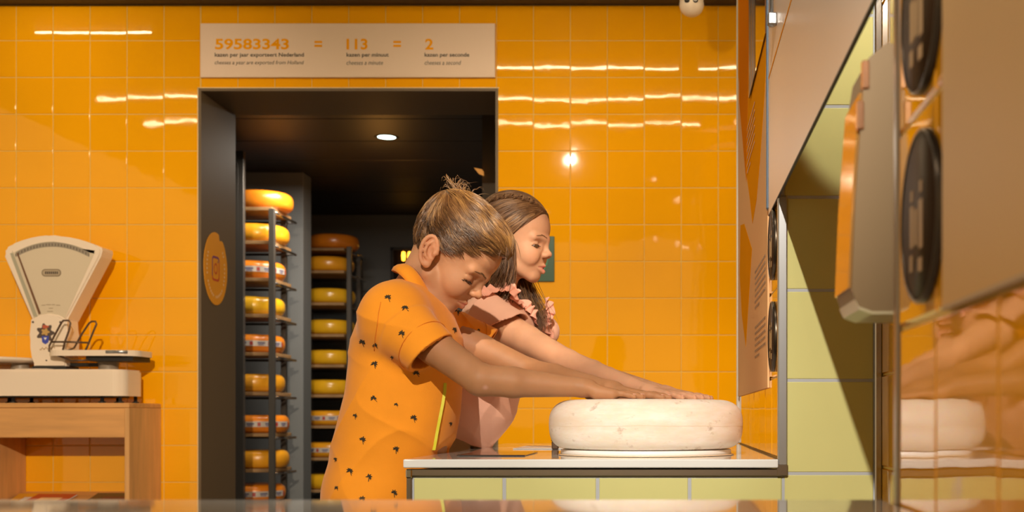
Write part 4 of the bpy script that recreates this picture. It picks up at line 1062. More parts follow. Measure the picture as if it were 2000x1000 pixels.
def brows(h, person, m, tree, girl):
    cen = Vector(h.p(20, 0, 12)); r = random.Random(3)
    for s in (-1, 1):
        S_ = []
        for i in range(75):
            t = r.random(); y = s*(11+t*33); z = (26 if not girl else 27.5)+4.2*math.sin(min(1, t*1.15)*2.4)+r.uniform(-1.6, 1.6)*(1.1-0.7*t)
            a = surf_snap(tree, h.p(95-14*t, y, z), cen); b = surf_snap(tree, h.p(93-14*t, y+s*6, z+(1.6 if t < 0.55 else -1.6)), cen)
            S_.append((np.array([a, (a+b)/2+(a-cen).normalized()*0.0003, b]), 0.00030))
        np_obj('eyebrow', tubes_mesh('eyebrow', S_, 0, m, None, 3), m, person)
def eyes(h, person, girl, tree):
    k = h.s*1000; cen = Vector(h.p(40, 0, 9)); r = random.Random(5)
    for s in (-1, 1):
        c = h.p(63.2, s*32, 8.2); bm = bmesh.new(); bmesh.ops.create_uvsphere(bm, u_segments=24, v_segments=16, radius=0.0136*k)
        for w in bm.verts: w.co = Vector(c)+w.co
        e = mk('eye', frombm(bm), sclera, person, True)
        g = h.R@np.array([math.cos(math.radians(16))*0.96, s*0.55, -math.sin(math.radians(16))]); g /= np.linalg.norm(g)
        R = np.stack([g, h.R[:, 1], np.cross(g, h.R[:, 1])], 1)
        np_obj('iris', sdf_mesh([el(c+g*0.0100*k, np.array([0.0042, 0.0070, 0.0070])*k, R, 0)], 0.0011, 8), iris, e)
        zt = 3.4 if not girl else 8.2
        ec = Vector(h.p(58, s*30, 7))
        L_ = []
        for t in np.linspace(0, 1, 11):
            q = Vector(h.p(83-3*t-14*t*t, s*(20.5+t*26), zt+0.4-2.0*(2*t-1)**2-t*1.4)); d_ = (q-ec).normalized()
            hit = tree.ray_cast(ec+d_*0.05, -d_); L_.append(hit[0]+d_*0.0004 if hit[0] and (hit[0]-q).length < 0.012 else q)
        mk('eyelash', tube(L_, [0.0004, 0.0009, 0.0013, 0.0015, 0.0017, 0.0017, 0.0017, 0.0016, 0.0014, 0.0010, 0.0005], 6), lash_m, person, True)
        S_ = []
        for i in range(34):
            t = r.uniform(0.12, 0.98)*10; a = int(t); p = L_[a].lerp(L_[min(10, a+1)], t-a); u_ = Vector(h.R@np.array([0.75, s*(t/10-0.2)*0.9, -0.42+0.1*r.random()])).normalized(); ln2 = 0.0055 if not girl else 0.0065
            S_.append((np.array([p, p+u_*ln2*0.5, p+u_*ln2+Vector((0, 0, 0.0012))]), 0.00028))
        np_obj('eyelash', tubes_mesh('', S_, 0, None, None, 3), lash_m, person)
def leg_prims(x, y, hip, foot_x, r=0.058):
    kx = x+0.02
    return [rc((x, y, hip), (kx, y, 0.34), r, r*0.68, 0.02), rc((kx, y, 0.34), (kx-0.01, y, 0.22), r*0.66, r*0.68, 0.02), rc((kx-0.01, y, 0.22), (kx-0.03, y, 0.07), r*0.66, r*0.42, 0.02),
            rc((kx-0.05, y, 0.035), (kx+0.10, y, 0.028), 0.028, 0.024, 0.02)]
def shoe(person, x, y, m):
    np_obj('shoe', sdf_mesh([rc((x-0.04, y, 0.046), (x+0.115, y, 0.040), 0.040, 0.036, 0.01), rc((x-0.035, y, 0.05), (x-0.03, y, 0.10), 0.038, 0.036, 0.02), Prim(lambda p: p[:, 2]-0.004, (x, y, 0), 0.3, 0.002, 's'), Prim(lambda p: 0.098-p[:, 2], (x, y, 0.1), 0.3, 0.002, 's')], 0.005), m, person)

# ------------------------------------------------------------------ the boy
BY = 2.25
boy = thing('person', 'boy in an orange polo shirt with palm prints laying his hands on the cheese', 'person', (-0.54, BY, 0))
hb = Frame((-0.4370, BY, 1.1185), math.radians(38), math.radians(-6), 0.001)
SHn, SHf = (-0.500, 2.125, 1.000), (-0.480, 2.375, 1.000)
ELn = tuple(P(938, 742, 2.06)); WRn = np.array(P(1138, 757, 2.085)); ELf = tuple(P(1035, 728, 2.37)); WRf = np.array(P(1190, 760, 2.245))
dn, df = (0.10, 0.022), (0.10, -0.020)
body = head_prims(hb)
nk = (-0.502, BY, 1.015)
body += [rc(hb.p(-16, 0, -8), nk, 0.043, 0.050, 0.018)]
body += chain([(-0.50, 1.00, 0.075), (-0.505, 0.90, 0.086), (-0.525, 0.76, 0.090), (-0.545, 0.64, 0.092)], BY, 1.25)
body += [rc(SHn, SHf, 0.044, 0.044, 0.02)]
def arm(sh, el_, wr, d, r0=0.038, r1=0.0285, r2=0.0265, r3=0.0165):
    sh, el_, wr = np.array(sh), np.array(el_), np.array(wr)
    m = el_*0.68+wr*0.32
    k = 0.007
    return [rc(sh, el_*0.5+sh*0.5, r0, r1*1.10, k), rc(el_*0.5+sh*0.5, el_, r1*1.10, r1*0.97, k), rc(el_, m, r1*0.98, r2, k), rc(m, wr, r2, r3, k), rc(wr, wr+np.array([d[0], d[1], 0])/math.hypot(*d)*0.012, r3, r3*0.9, k)]
body += arm(SHn, ELn, WRn, dn) + arm(SHf, ELf, WRf, df)
body += hand_prims(WRn, dn, 1, sc=0.84) + hand_prims(WRf, df, -1, sc=0.90)
for s in (-1, 1): body += leg_prims(-0.545, BY+s*0.068, 0.62, 0)
vq = sdf_mesh(body, 0.0019)
SKB = (0.56, 0.285, 0.155)
scar = P(922+4, 755, 2.032)
tb_ = tint(vq[0], hb, False, SKB, (0.60, 0.150, 0.125), [(P(948, 757, 2.036), 0.0048, (0.56, 0.31, 0.23))], (0.74, 0.71, 0.62))
b_o = np_obj('body', vq, skin_m, boy, tb_)
bt = tree_of(b_o)
eyes(hb, boy, False, bt)
brows(hb, boy, mat('brow_brown', (0.20, 0.10, 0.045), 0.6), bt, False)
nails(WRn, dn, 1, boy, 0.84); nails(WRf, df, -1, boy, 0.90)

# polo shirt
def fold(t): return np.exp(-3.2*np.abs(np.sin(t*0.5)))   # soft ridges with broad valleys
def wr_boy(p):
    x, y, z = p[:, 0], p[:, 1], p[:, 2]
    f1 = fold(30*(0.75*x-0.9*z)+2.2*np.sin(13*y+9*z)+1.3*np.sin(22*x))
    f2 = fold(62*(0.55*x+0.30*z)+2.4*np.sin(12*z+8*y)+1.5*np.sin(31*z))
    f3 = np.sin(46*(x*0.9+z*0.25)+2*np.sin(11*z))
    f4 = fold(85*(z*0.8+0.55*x)+2*np.sin(19*x+6*y))
    up_ = np.clip((z-0.90)/0.06, 0, 1); low_ = np.clip((0.93-z)/0.12, 0, 1)
    return -0.0034*f1*(0.35+0.65*low_)-0.0026*f2*low_+0.0018*f3*low_-0.0030*f4*up_+0.0016
shirt = chain([(-0.548, 0.585, 0.116), (-0.549, 0.668, 0.108), (-0.528, 0.776, 0.1015), (-0.511, 0.8445, 0.101), (-0.505, 0.913, 0.0990), (-0.502, 0.970, 0.096), (-0.503, 1.012, 0.068)], BY, 1.28, 0.03)
shirt += [rc((-0.505, 2.152, 1.010), (-0.497, 2.350, 1.010), 0.056, 0.052, 0.045)]
CB = np.array(P(841, 689, 2.088)); CF = np.array(P(948, 679, 2.43))
SA = np.array((-0.502, 2.135, 1.000)); SF = np.array((-0.475, 2.375, 1.000))
nN = np.array((0.66, -0.10, -0.75)); nF = np.array((0.83, 0.1, -0.55))
shirt += [rc(SA, SA*0.35+CB*0.65, 0.056, 0.050, 0.03), ccone(SA*0.6+CB*0.4, CB, 0.052, 0.0465, nN, 0.012)]
shirt += [rc(SF, SF*0.35+CF*0.65, 0.052, 0.046, 0.03), ccone(SF*0.6+CF*0.4, CF, 0.049, 0.043, nF, 0.012)]
shirt += [mod(wr_boy)]
uN = (CB-SA)/np.linalg.norm(CB-SA); uF = (CF-SF)/np.linalg.norm(CF-SF)
shirt += [ccone(CB-uN*0.022, CB+uN*0.001, 0.0512, 0.0492, nN, 0.001), ccone(CF-uF*0.022, CF+uF*0.001, 0.0470, 0.0455, nF, 0.001)]
shirt += [ccone(CB-uN*0.045, CB+uN*0.012, 0.038, 0.0425, None, 0.001, 's'), ccone(CF-uF*0.045, CF+uF*0.012, 0.035, 0.039, None, 0.001, 's')]
shirt += [rc((-0.455, BY, 1.125), (-0.486, BY, 1.036), 0.066, 0.060, 0.006, 's'), zcut(0.60, (-0.54, BY, 0.55))]
# keep clear of the end of the counter
shirt += [Prim(lambda p: np.where(p[:, 2] < 0.83, -(p[:, 0]-(CX0-0.004+np.maximum(0, p[:, 2]-0.757)*0.9)), 0.05), (-0.40, BY, 0.70), 0.16, 0.006, 's')]
def fabric(name, col, weave, amt=0.05):
    m = mat(name, col, 0.85, spec=0.2, bump=(weave, 0.25, 0.0012), var=(14, amt)); m.node_tree.nodes['Principled BSDF'].inputs['Sheen Weight'].default_value = 0.15
    return m
polo = fabric('orange_cotton', (0.93, 0.34, 0.022), 700)
sh_o = np_obj('polo_shirt', sdf_mesh(shirt, 0.0025), polo, boy)
stree = tree_of(sh_o)
# collar: band that stands at the nape and lies open at the throat
cen = np.array((-0.487, BY, 1.052)); tl = np.array((0.66, 0, -0.75)); up_ = np.array((0.45, 0, 0.89)); 
Vc, Fc = [], []
nA, nB = 44, 7
for i in range(nA+1):
    a = math.radians(-162+324*i/nA)      # 0 = nape
    ca, sa = math.cos(a), math.sin(a)
    base = cen-tl*0.050*ca+np.array((0.004*sa*sa, 0.058*sa, 0.021*sa*sa))
    outw = -tl*ca+np.array((0, sa, 0)); outw /= np.linalg.norm(outw)
    for j in range(nB):
        t = j/(nB-1)
        if t < 0.4: q = base+up_*(0.004+0.020*(t/0.4))-outw*0.004*(t/0.4)
        else:
            w = (t-0.4)/0.6; q = base+up_*(0.024-0.026*w-0.004*(1-ca)*w)+outw*(-0.004+0.017*math.sin(min(1, w*1.2)*1.57)*(1+0.2*(1-ca)))
        Vc.append(q)
for i in range(nA):
    for j in range(nB-1): Fc.append((i*nB+j, (i+1)*nB+j, (i+1)*nB+j+1, i*nB+j+1))
col_o = mk('collar', (Vc, Fc), polo, sh_o, True)
sm = col_o.modifiers.new('thick', 'SOLIDIFY'); sm.thickness = 0.0028; sm.offset = 0
# buttons, seam of the sleeve
for x, y in ((836, 640), (852, 662)):
    p = ray_px(stree, x+38, y-8)
seam_px = [(744, 590), (740, 610), (737, 635), (733, 660), (731, 690)]
sp = [ray_px(stree, x+(0 if k_ == 0 else 0), y, 0.0006) for x0_, y0_, x1_, y1_ in [(*seam_px[q_], *seam_px[q_+1]) for q_ in range(4)] for k_ in range(6) for x, y in [(x0_+(x1_-x0_)*k_/6, y0_+(y1_-y0_)*k_/6)]]
if all(sp): mk('sleeve_seam', tube(sp, 0.0007, 5), mat('seam_orange', (0.78, 0.24, 0.012), 0.9), sh_o, True)
for (c_, u_, r_, nn_) in ((CB, uN, 0.0518, nN), (CF, uF, 0.0476, nF)):
    e1 = np.cross(u_, [0, 1, 0]); e1 /= np.linalg.norm(e1); e2 = np.cross(u_, e1); ring = []
    for q_ in range(49):
        a_ = 2*math.pi*q_/48; o_ = e1*math.cos(a_)+e2*math.sin(a_); ring.append(c_-u_*0.0225+o_*r_)
    mk('cuff_seam', tube(ring, 0.0006, 5, False), MATS['seam_orange'], sh_o, True)
palm_m = mat('palm_print', (0.035, 0.026, 0.012), 0.85)
palms = [(288, 127), (357, 170), (344, 273), (183, 308), (236, 321), (233, 397), (402, 433), (304, 370), (229, 537), (320, 562), (154, 608), (391, 617), (184, 705), (319, 743), (74, 785),
         (133, 833), (211, 857), (78, 902), (311, 921), (183, 947), (225, 985), (315, 975), (540, 640), (557, 258), (569, 182), (655, 260), (465, 560), (262, 640), (440, 700), (120, 730), (395, 850)]
palms = palms[:26]
rp = random.Random(11)
small = {7: .55, 9: .65, 10: .8, 4: .8, 14: .6, 17: .65, 21: .7, 25: .5, 22: .6, 23: .8}
for i, (cx_, cy_) in enumerate(palms):
    x, y = 620+cx_/2.084, 520+cy_/2.084; k = small.get(i, 1.0)*1.02; rot = rp.uniform(-0.5, 0.5)
    polys = []
    for a in (-160, -125, -80, -40, 5, 40, 165):
        a = math.radians(a+rp.uniform(-9, 9))+rot; L_ = rp.uniform(5.6, 7.8)*k; w = 1.25*k
        ux, uy = math.cos(a), math.sin(a); nx, ny = -uy, ux
        polys.append([(0, 0), (ux*L_*.35+nx*w, uy*L_*.35+ny*w), (ux*L_*.7+nx*w*.9, uy*L_*.7+ny*w*.9+.3), (ux*L_, uy*L_+0.9*k), (ux*L_*.7-nx*w*.7, uy*L_*.7-ny*w*.7+.3), (ux*L_*.35-nx*w, uy*L_*.35-ny*w)])
    a = math.radians(72)+rot; ux, uy = math.cos(a), math.sin(a)
    polys.append([(-0.8*k, 0), (0.8*k, 0), (ux*9.5*k+.6*k, uy*9.5*k), (ux*9.5*k-.6*k, uy*9.5*k)])
    Vp, Fp = [], []
    for pl_ in polys:
        pts = [ray_px(stree, x+a_, y+b_, 0.0011) for a_, b_ in pl_]
        if any(p is None for p in pts): continue
        if max(p.y for p in pts)-min(p.y for p in pts) > 0.03: continue
        n0 = len(Vp); Vp += pts; Fp += [(n0, n0+j, n0+j+1) for j in range(1, len(pts)-1)]
    if Fp: mk('palm_print', (Vp, Fp), palm_m, sh_o)
# lanyard
lan = [ray_px(stree, x, y, 0.003) for x, y in ((867, 748), (866, 765), (862, 790), (857, 815), (852, 840), (848, 862), (845, 878))]
lan = [p for p in lan if p]
lv, lf = [], []
for p in lan: lv += [p+Vector((-0.0028, -0.0005, 0)), p+Vector((0.0028, -0.0005, 0)), p+Vector((0.0028, 0.001, 0)), p+Vector((-0.0028, 0.001, 0))]
for i in range(len(lan)-1): lf += [(4*i+j, 4*i+(j+1) % 4, 4*i+4+(j+1) % 4, 4*i+4+j) for j in range(4)]
mk('lanyard', (lv, lf), mat('lime_ribbon', (0.62, 0.62, 0.01), 0.5), boy)
short_m = fabric('navy_cotton', (0.05, 0.06, 0.09), 500)
np_obj('shorts', sdf_mesh(chain([(-0.548, 0.68, 0.088), (-0.548, 0.56, 0.094)], BY, 1.25)+[q for s in (-1, 1) for q in (ccone((-0.546, BY+s*0.068, 0.60), (-0.53, BY+s*0.070, 0.36), 0.074, 0.078, (0, 0, -1), 0.02), ccone((-0.535, BY+s*0.07, 0.40), (-0.53, BY+s*0.07, 0.35), 0.062, 0.066, None, 0.002, 's'))], 0.005), short_m, boy)
for s in (-1, 1): shoe(boy, -0.555, BY+s*0.070, mat('shoe_grey', (0.35, 0.33, 0.30), 0.6))

# hair of the boy
hm_b = hair_mat('brown_blond_hair', (0.030, 0.013, 0.006), (0.15, 0.066, 0.022), (0.50, 0.27, 0.085), 0.34)
def hl_boy(x): return np.interp(x, [-95, -60, -30, -20, -6, 6, 22, 40, 60, 85, 130], [-30, -44, -46, -22, 24, 19, 30, 42, 60, 76, 88])
capb = [hb.el((2, 0, 55), (88, 71.5, 83)), hb.el((42, 0, 84), (52, 57, 46), 14), hb.el((66, 0, 90), (26, 40, 24), 16), hb.el((-20, 0, 80), (66, 58, 56), 12)]
cutb = Prim(lambda p: (lambda q: (q[:, 2]-hl_boy(q[:, 0])-np.where(np.abs(q[:, 1]) < 40, 0, 0))*0.0007)(hb.loc(p)), hb.o, 0.4, 0.003, 's')
def strand_sim(h, cap, roots, dirs, length, lift0, lift1, n=9, seed=0, follow=0.75):
    """grow hairs over the cap: roots (N,3) world, dirs function(local pts)->local dirs, length (N,)"""
    rng = np.random.default_rng(seed); N = len(roots); q = roots.copy(); out = []
    e = 0.0015
    def grad(p):
        g = np.stack([ev(cap, p+np.array(a)*e)-ev(cap, p-np.array(a)*e) for a in ((1, 0, 0), (0, 1, 0), (0, 0, 1))], 1)
        return g/(np.linalg.norm(g, axis=1)[:, None]+1e-9)
    prev = None
    for i in range(n):
        t = i/(n-1)
        d = ev(cap, q); g = grad(q); tgt = lift0+(lift1-lift0)*t**1.3
        q = q-g*(d-tgt)[:, None]*(1.0 if i == 0 else follow)
        out.append(q.copy())
        D = dirs(h.loc(q))@h.R.T; D = D-g*(D*g).sum(1)[:, None]*0.9; D /= np.linalg.norm(D, axis=1)[:, None]+1e-9
        if prev is not None: D = 0.65*D+0.35*prev; D /= np.linalg.norm(D, axis=1)[:, None]
        prev = D
        q = q+D*(length/(n-1))[:, None]
    return np.stack(out, 1)
def cap_roots(h, cap, hl, N, seed):
    rng = np.random.default_rng(seed); d = rng.normal(size=(N*4, 3)); d /= np.linalg.norm(d, axis=1)[:, None]
    loc = np.array([5, 0, 58])+d*np.array([100, 85, 95]); w = h.o+(loc*h.s)@h.R.T
    for _ in range(4):
        e = 0.002; dd = ev(cap, w)
        g = np.stack([ev(cap, w+np.array(a)*e)-ev(cap, w-np.array(a)*e) for a in ((1, 0, 0), (0, 1, 0), (0, 0, 1))], 1); g /= np.linalg.norm(g, axis=1)[:, None]+1e-9
        w = w-g*dd[:, None]
    q = h.loc(w); keep = q[:, 2] > hl(q[:, 0])+1.5
    return w[keep][:N]
def clump(S_, roots, nc, amt, seed):
    rng = np.random.default_rng(seed); c = rng.choice(len(roots), nc, replace=False)
    d = ((roots[:, None, :]-roots[None, c, :])**2).sum(2); k = c[d.argmin(1)]
    t = np.linspace(0, 1, S_.shape[1])[None, :, None]**1.2
    return S_+(S_[k]-S_)*t*amt, k
def hair_object(name, S_list, m, parent, cap=None, hcap=0.0028):
    """S_list: (strands array, radius, tint values)"""
    Vs, Qs, Cs = [], [], []; base = 0
    if cap is not None:
        v, q = sdf_mesh(cap, hcap); Vs.append(v); Qs.append(q); Cs.append(np.tile([0.12, 0.12, 0.12, 1.0], (len(v), 1))); base = len(v)
    for S_, r, tv in S_list:
        v, q = tubes_mesh('', [(s, r) for s in S_], 0, None, None, 4)
        Vs.append(v); Qs.append(q+base); base += len(v); c = np.repeat(tv, S_.shape[1]*4); Cs.append(np.stack([c, c, c, np.ones_like(c)], 1))
    return np_obj(name, (np.concatenate(Vs), np.concatenate(Qs)), m, parent, np.concatenate(Cs))
crown = np.array([-66, -4, 112])
def dir_boy(q):
    d = q-crown; d = d/(np.linalg.norm(d, axis=1)[:, None]+1e-6)
    top_ = np.clip((q[:, 2]-88)/30, 0, 1)[:, None]
    w = np.stack([np.sin(q[:, 1]*0.13+q[:, 2]*0.05)*0.22, np.sin(q[:, 0]*0.10+q[:, 2]*0.07)*0.30, np.sin(q[:, 0]*0.12+q[:, 1]*0.11)*0.22], 1)
    side = np.stack([np.full(len(q), 1.0), np.zeros(len(q)), np.full(len(q), 0.10)], 1)
    back = np.clip((-28-q[:, 0])/25, 0, 1)[:, None]*np.array([[-0.7, 0, -1.2]])
    return d+w+side*(1-top_*0.6)+back*(1-top_)
rt_ = cap_roots(hb, capb, hl_boy, 7500, 5); lq = hb.loc(rt_)
rng = np.random.default_rng(9)
topw = np.clip((lq[:, 2]-78-0.15*lq[:, 0])/25, 0, 1); frontw = np.clip((lq[:, 0]-20)/50, 0, 1)
ln_ = (0.017+0.012*rng.random(len(rt_)))*(1-topw)+topw*(0.042+0.022*rng.random(len(rt_)))
ln_ *= np.where((lq[:, 0] < -25) & (lq[:, 2] < 60), 0.75, 1.0)
S1 = strand_sim(hb, capb, rt_, dir_boy, ln_, 0.0005, 0.0035, 9, 1)
S1, kc = clump(S1, rt_, 650, 0.55, 3)
S1 += rng.normal(size=S1.shape)*0.0004*np.linspace(0, 1, 9)[None, :, None]
kt = rng.random(len(rt_)); tv = np.clip(0.5*kt[kc]+0.35*rng.random(len(rt_))+0.22*topw-0.05+0.1*frontw, 0, 1)
# tuft that stands up at the crown
tr_ = []
for i in range(70):
    a = rng.random(); b0 = hb.p(-50+rng.normal()*12, -6+rng.normal()*14, 124+rng.normal()*4)
    pts = []
    for t in np.linspace(0, 1, 9):
        pts.append(b0+np.array([(-0.030+0.028*a)*t+0.030*a*t*t, 0.006*t*rng.normal()*0.3, (0.030+0.014*a)*t-(0.020+0.016*rng.random())*t*t*t]))
    tr_.append(pts)
tr_ = np.array(tr_)
# fringe tips over the forehead
fr_ = []
for i in range(260):
    y = rng.uniform(-38, 46); b0 = hb.p(52+rng.normal()*10-abs(y)*0.22, y, 121+rng.normal()*5-abs(y)*0.42)
    L_ = rng.uniform(0.75, 1.12); g = rng.random()
    pts = [b0+hb.R@(np.array([(50*L_*t-8*t*t)*(1-abs(y)/170), 3*math.sin(3*t+y*.2)+(-8*t*t if y < 0 else 0), -10*t-22*L_*t*t+7*g*t**4])*0.001) for t in np.linspace(0, 1, 9)]
    fr_.append(pts)
fr_ = np.array(fr_)
hair_object('hair', [(S1, 0.00055, tv), (tr_, 0.0005, 0.45+0.4*rng.random(70)), (fr_, 0.0006, np.clip(0.2+0.6*rng.random(260), 0, 1))], hm_b, boy, capb+[cutb])

# ------------------------------------------------------------------ the girl
GY = 2.64
girl = thing('person', 'girl in a pale pink ruffled top reaching over the cheese behind the boy', 'person', (-0.54, GY, 0))
hg = Frame((-0.361, GY, 1.197), math.radians(4), math.radians(-10), 0.00096)
GSn, GSf = (-0.392, 2.525, 1.032), (-0.385, 2.755, 1.032)
GEn = tuple(P(1108, 709, 2.43)); GWn = np.array(P(1266, 765, 2.285)); GEf = tuple(P(1140, 724, 2.66)); GWf = np.array((-0.012, 2.372, 0.8690))
gn, gf = (0.10, -0.055), (0.10, -0.075)
gb = head_prims(hg, True)
gb += [rc(hg.p(-14, 0, -10), (-0.398, GY, 1.070), 0.040, 0.046, 0.018)]
gb += chain([(-0.395, 1.03, 0.066), (-0.405, 0.93, 0.070), (-0.472, 0.79, 0.052), (-0.53, 0.70, 0.078), (-0.545, 0.64, 0.085)], GY, 1.28)
gb += [rc(GSn, GSf, 0.038, 0.038, 0.02)]
gb += arm(GSn, GEn, GWn, gn, 0.041, 0.0285, 0.0235, 0.0148) + arm(GSf, GEf, GWf, gf, 0.036, 0.025, 0.022, 0.0145)
gb += hand_prims(GWn, gn, 1, sc=0.86, splay=1.2) + hand_prims(GWf, gf, -1, sc=0.86)
for s in (-1, 1): gb += leg_prims(-0.545, GY+s*0.066, 0.64, 0)
vq = sdf_mesh(gb, 0.0019)
SKG = (0.64, 0.345, 0.205)
g_o = np_obj('body', vq, skin_m, girl, tint(vq[0], hg, True, SKG, (0.64, 0.19, 0.155)))
gt = tree_of(g_o)
eyes(hg, girl, True, gt)
brows(hg, girl, mat('brow_light', (0.30, 0.155, 0.075), 0.6), gt, True)
nails(GWn, gn, 1, girl, 0.86, splay=1.2); nails(GWf, gf, -1, girl, 0.86)
np_obj('teeth', sdf_mesh([el(hg.p(77, 0, -38.2), (0.006, 0.012, 0.0022), hg.R, 0)], 0.0012), mat('teeth', (0.75, 0.70, 0.60), 0.25), girl)
def wr_girl(p):
    x, y, z = p[:, 0], p[:, 1], p[:, 2]
    return -0.0030*fold(80*(x*0.9-0.25*z)+2.5*np.sin(12*z+7*y))*np.clip((0.98-z)/0.15, 0.15, 1)-0.0022*fold(58*(z+0.6*x)+2*np.sin(15*y))+0.001
top = chain([(-0.474, 0.748, 0.056), (-0.466, 0.785, 0.062), (-0.440, 0.848, 0.086), (-0.424, 0.906, 0.083), (-0.402, 0.9635, 0.084), (-0.392, 1.018, 0.078), (-0.400, 1.048, 0.056)], GY, 1.32, 0.03)
top += [rc((-0.402, 2.535, 1.036), (-0.395, 2.745, 1.036), 0.047, 0.045, 0.03)]
gu = np.array(GEn)-np.array(GSn); gu /= np.linalg.norm(gu); GA = np.array(GSn)+np.array((-0.006, -0.002, 0.004)); nG = np.array((0.30, -0.1, -0.95)); GP = np.array(P(986, 634, 2.49))
GCf = np.array(P(1062, 648, 2.775)); GAf = np.array((-0.39, 2.745, 1.038)); 
top += [ccone(GA-gu*0.01, GA+gu*0.088, 0.050, 0.0475, nG, 0.014, 'u', GP), rc(GAf, GCf, 0.044, 0.038, 0.02)]
top += [mod(wr_girl)]
top += [ccone(GA+gu*0.030, GA+gu*0.13, 0.0435, 0.0425, None, 0.001, 's'), rc((-0.375, GY, 1.135), (-0.395, GY, 1.085), 0.058, 0.050, 0.006, 's'), Prim(lambda p: (p[:, 2]-0.772+0.38*(p[:, 0]+0.47))*0.93, (-0.46, GY, 0.74), 0.25, 0.0, 's')]
pink = fabric('pink_cotton', (0.86, 0.50, 0.375), 600, 0.04)
pt_o = np_obj('pink_top', sdf_mesh(top, 0.0026), pink, girl)
ptree = tree_of(pt_o)
ruf_m = fabric('pink_ruffle', (0.86, 0.42, 0.315), 500, 0.08)
def ruffle(px, yd, width, waves, amp, side=-1, lift=0.006):
    pts = [Vector(ray_px(ptree, x, y, lift, d)) if d is None or d < 2.7 else P(x, y, d) for (x, y), d in zip(px, yd)]
    pts = [p if p else P(x, y, 2.55) for p, (x, y) in zip(pts, px)]
    dense = []
    for i in range(len(pts)-1):
        p0, p1, p2, p3 = [pts[max(0, min(len(pts)-1, i+d))] for d in (-1, 0, 1, 2)]
        for k in range(22):
            t = k/22; dense.append(0.5*((2*p1)+(-p0+p2)*t+(2*p0-5*p1+4*p2-p3)*t*t+(-p0+3*p1-3*p2+p3)*t**3))
    dense.append(pts[-1])
    n = len(dense); Vr, Fr = [], []
    for i, p in enumerate(dense):
        tg = (dense[min(n-1, i+1)]-dense[max(0, i-1)]).normalized()
        nrm = Vector((0.25, -0.75, 0.6)).normalized(); ac = tg.cross(nrm).normalized()*side; nrm = ac.cross(tg).normalized()*(-side)
        if nrm.y > 0: nrm = -nrm
        ph = 2*math.pi*waves*i/n
        for j in range(7):
            t = j/6-0.35
            w = amp*math.sin(ph+0.8*math.sin(3*ph*0.31)+j*0.22)*(0.25+1.25*abs(t))
            Vr.append(p+ac*(width*t+0.30*amp*math.cos(ph*1.0)*t)+nrm*(w+0.004)+tg*(0.5*amp*math.cos(ph)*t))
    for i in range(n-1):
        for j in range(6): Fr.append((i*7+j, (i+1)*7+j, (i+1)*7+j+1, i*7+j+1))
    o = mk('ruffle', (Vr, Fr), ruf_m, pt_o, True); m_ = o.modifiers.new('thick', 'SOLIDIFY'); m_.thickness = 0.0016; m_.offset = 0
    m2 = o.modifiers.new('soft', 'SUBSURF'); m2.levels = 1; m2.render_levels = 1
ruffle([(940, 582), (960, 574), (980, 567), (997, 567), (1008, 582), (1018, 598), (1030, 612), (1041, 626), (1049, 641), (1054, 652)], [2.56]*10, 0.024, 15.5, 0.0042)
ruffle([(1062, 592), (1068, 602), (1066, 614), (1058, 626), (1062, 640), (1070, 652), (1078, 662)], [2.71, 2.72, 2.72, 2.71, 2.70, 2.72, 2.74], 0.030, 8.0, 0.0050)
khaki = fabric('khaki_twill', (0.36, 0.26, 0.15), 600)
tro = chain([(-0.478, 0.800, 0.0700), (-0.482, 0.750, 0.0715), (-0.510, 0.70, 0.082), (-0.540, 0.62, 0.096)], GY, 1.30)+[q for s in (-1, 1) for q in (ccone((-0.545, GY+s*0.068, 0.62), (-0.53, GY+s*0.07, 0.09), 0.076, 0.055, (0, 0, -1), 0.02),)]
tro += [Prim(lambda p: 0.777-p[:, 2]-0.38*(p[:, 0]+0.47), (-0.47, GY, 0.78), 0.2, 0.0, 's'), Prim(lambda p: np.where(p[:, 2] < 0.757, -(p[:, 0]-(CX0-0.004)), 0.05), (-0.40, GY, 0.62), 0.2, 0.0, 's')]
tr_o = np_obj('trousers', sdf_mesh(tro, 0.004), khaki, girl)
band_ = []
for zz, rr_ in ((0.0, 0.0702), (-0.013, 0.0708)):
    band_.append(tube([(-0.479+(rr_)*math.cos(a), GY+(rr_)*1.30*math.sin(a), 0.773+zz-0.38*rr_*math.cos(a)) for a in [2*math.pi*i/60 for i in range(61)]], 0.0016, 5, False))
mk('waistband', join(*band_), fabric('khaki_dark', (0.20, 0.14, 0.08), 500), tr_o, True)
for s in (-1, 1): shoe(girl, -0.555, GY+s*0.070, mat('shoe_white', (0.6, 0.58, 0.55), 0.6))

# hair of the girl
hm_g = hair_mat('long_brown_hair', (0.060, 0.027, 0.011), (0.20, 0.095, 0.038), (0.45, 0.25, 0.10))
def hl_girl(x): return np.interp(x, [-95, -40, 0, 14, 30, 48, 70, 88, 130], [-46, -46, -30, 8, 30, 46, 72, 88, 98])
capg = [hg.el((2, 0, 55), (87.5, 71.5, 81)), hg.el((40, 0, 56), (50, 57, 45), 14), hg.el((-30, 0, 20), (52, 56, 62), 14)]
cutg = Prim(lambda p: (lambda q: (q[:, 2]-hl_girl(q[:, 0]))*0.00068)(hg.loc(p)), hg.o, 0.4, 0.003, 's')
def dir_girl(q):
    n = len(q); up = np.clip((q[:, 2]-70)/50, 0, 1)
    d = np.stack([-np.ones(n), np.sign(q[:, 1])*0.18*up, -0.30-0.55*(1-up)], 1)
    return d+np.stack([np.zeros(n), np.sin(q[:, 0]*.09+q[:, 2]*.12)*0.12, np.sin(q[:, 0]*0.10+q[:, 1]*0.1)*0.14], 1)
rg = cap_roots(hg, capg, hl_girl, 4200, 15); rng = np.random.default_rng(21)
S2 = strand_sim(hg, capg, rg, dir_girl, 0.045+0.035*rng.random(len(rg)), 0.0004, 0.0020, 10, 2)
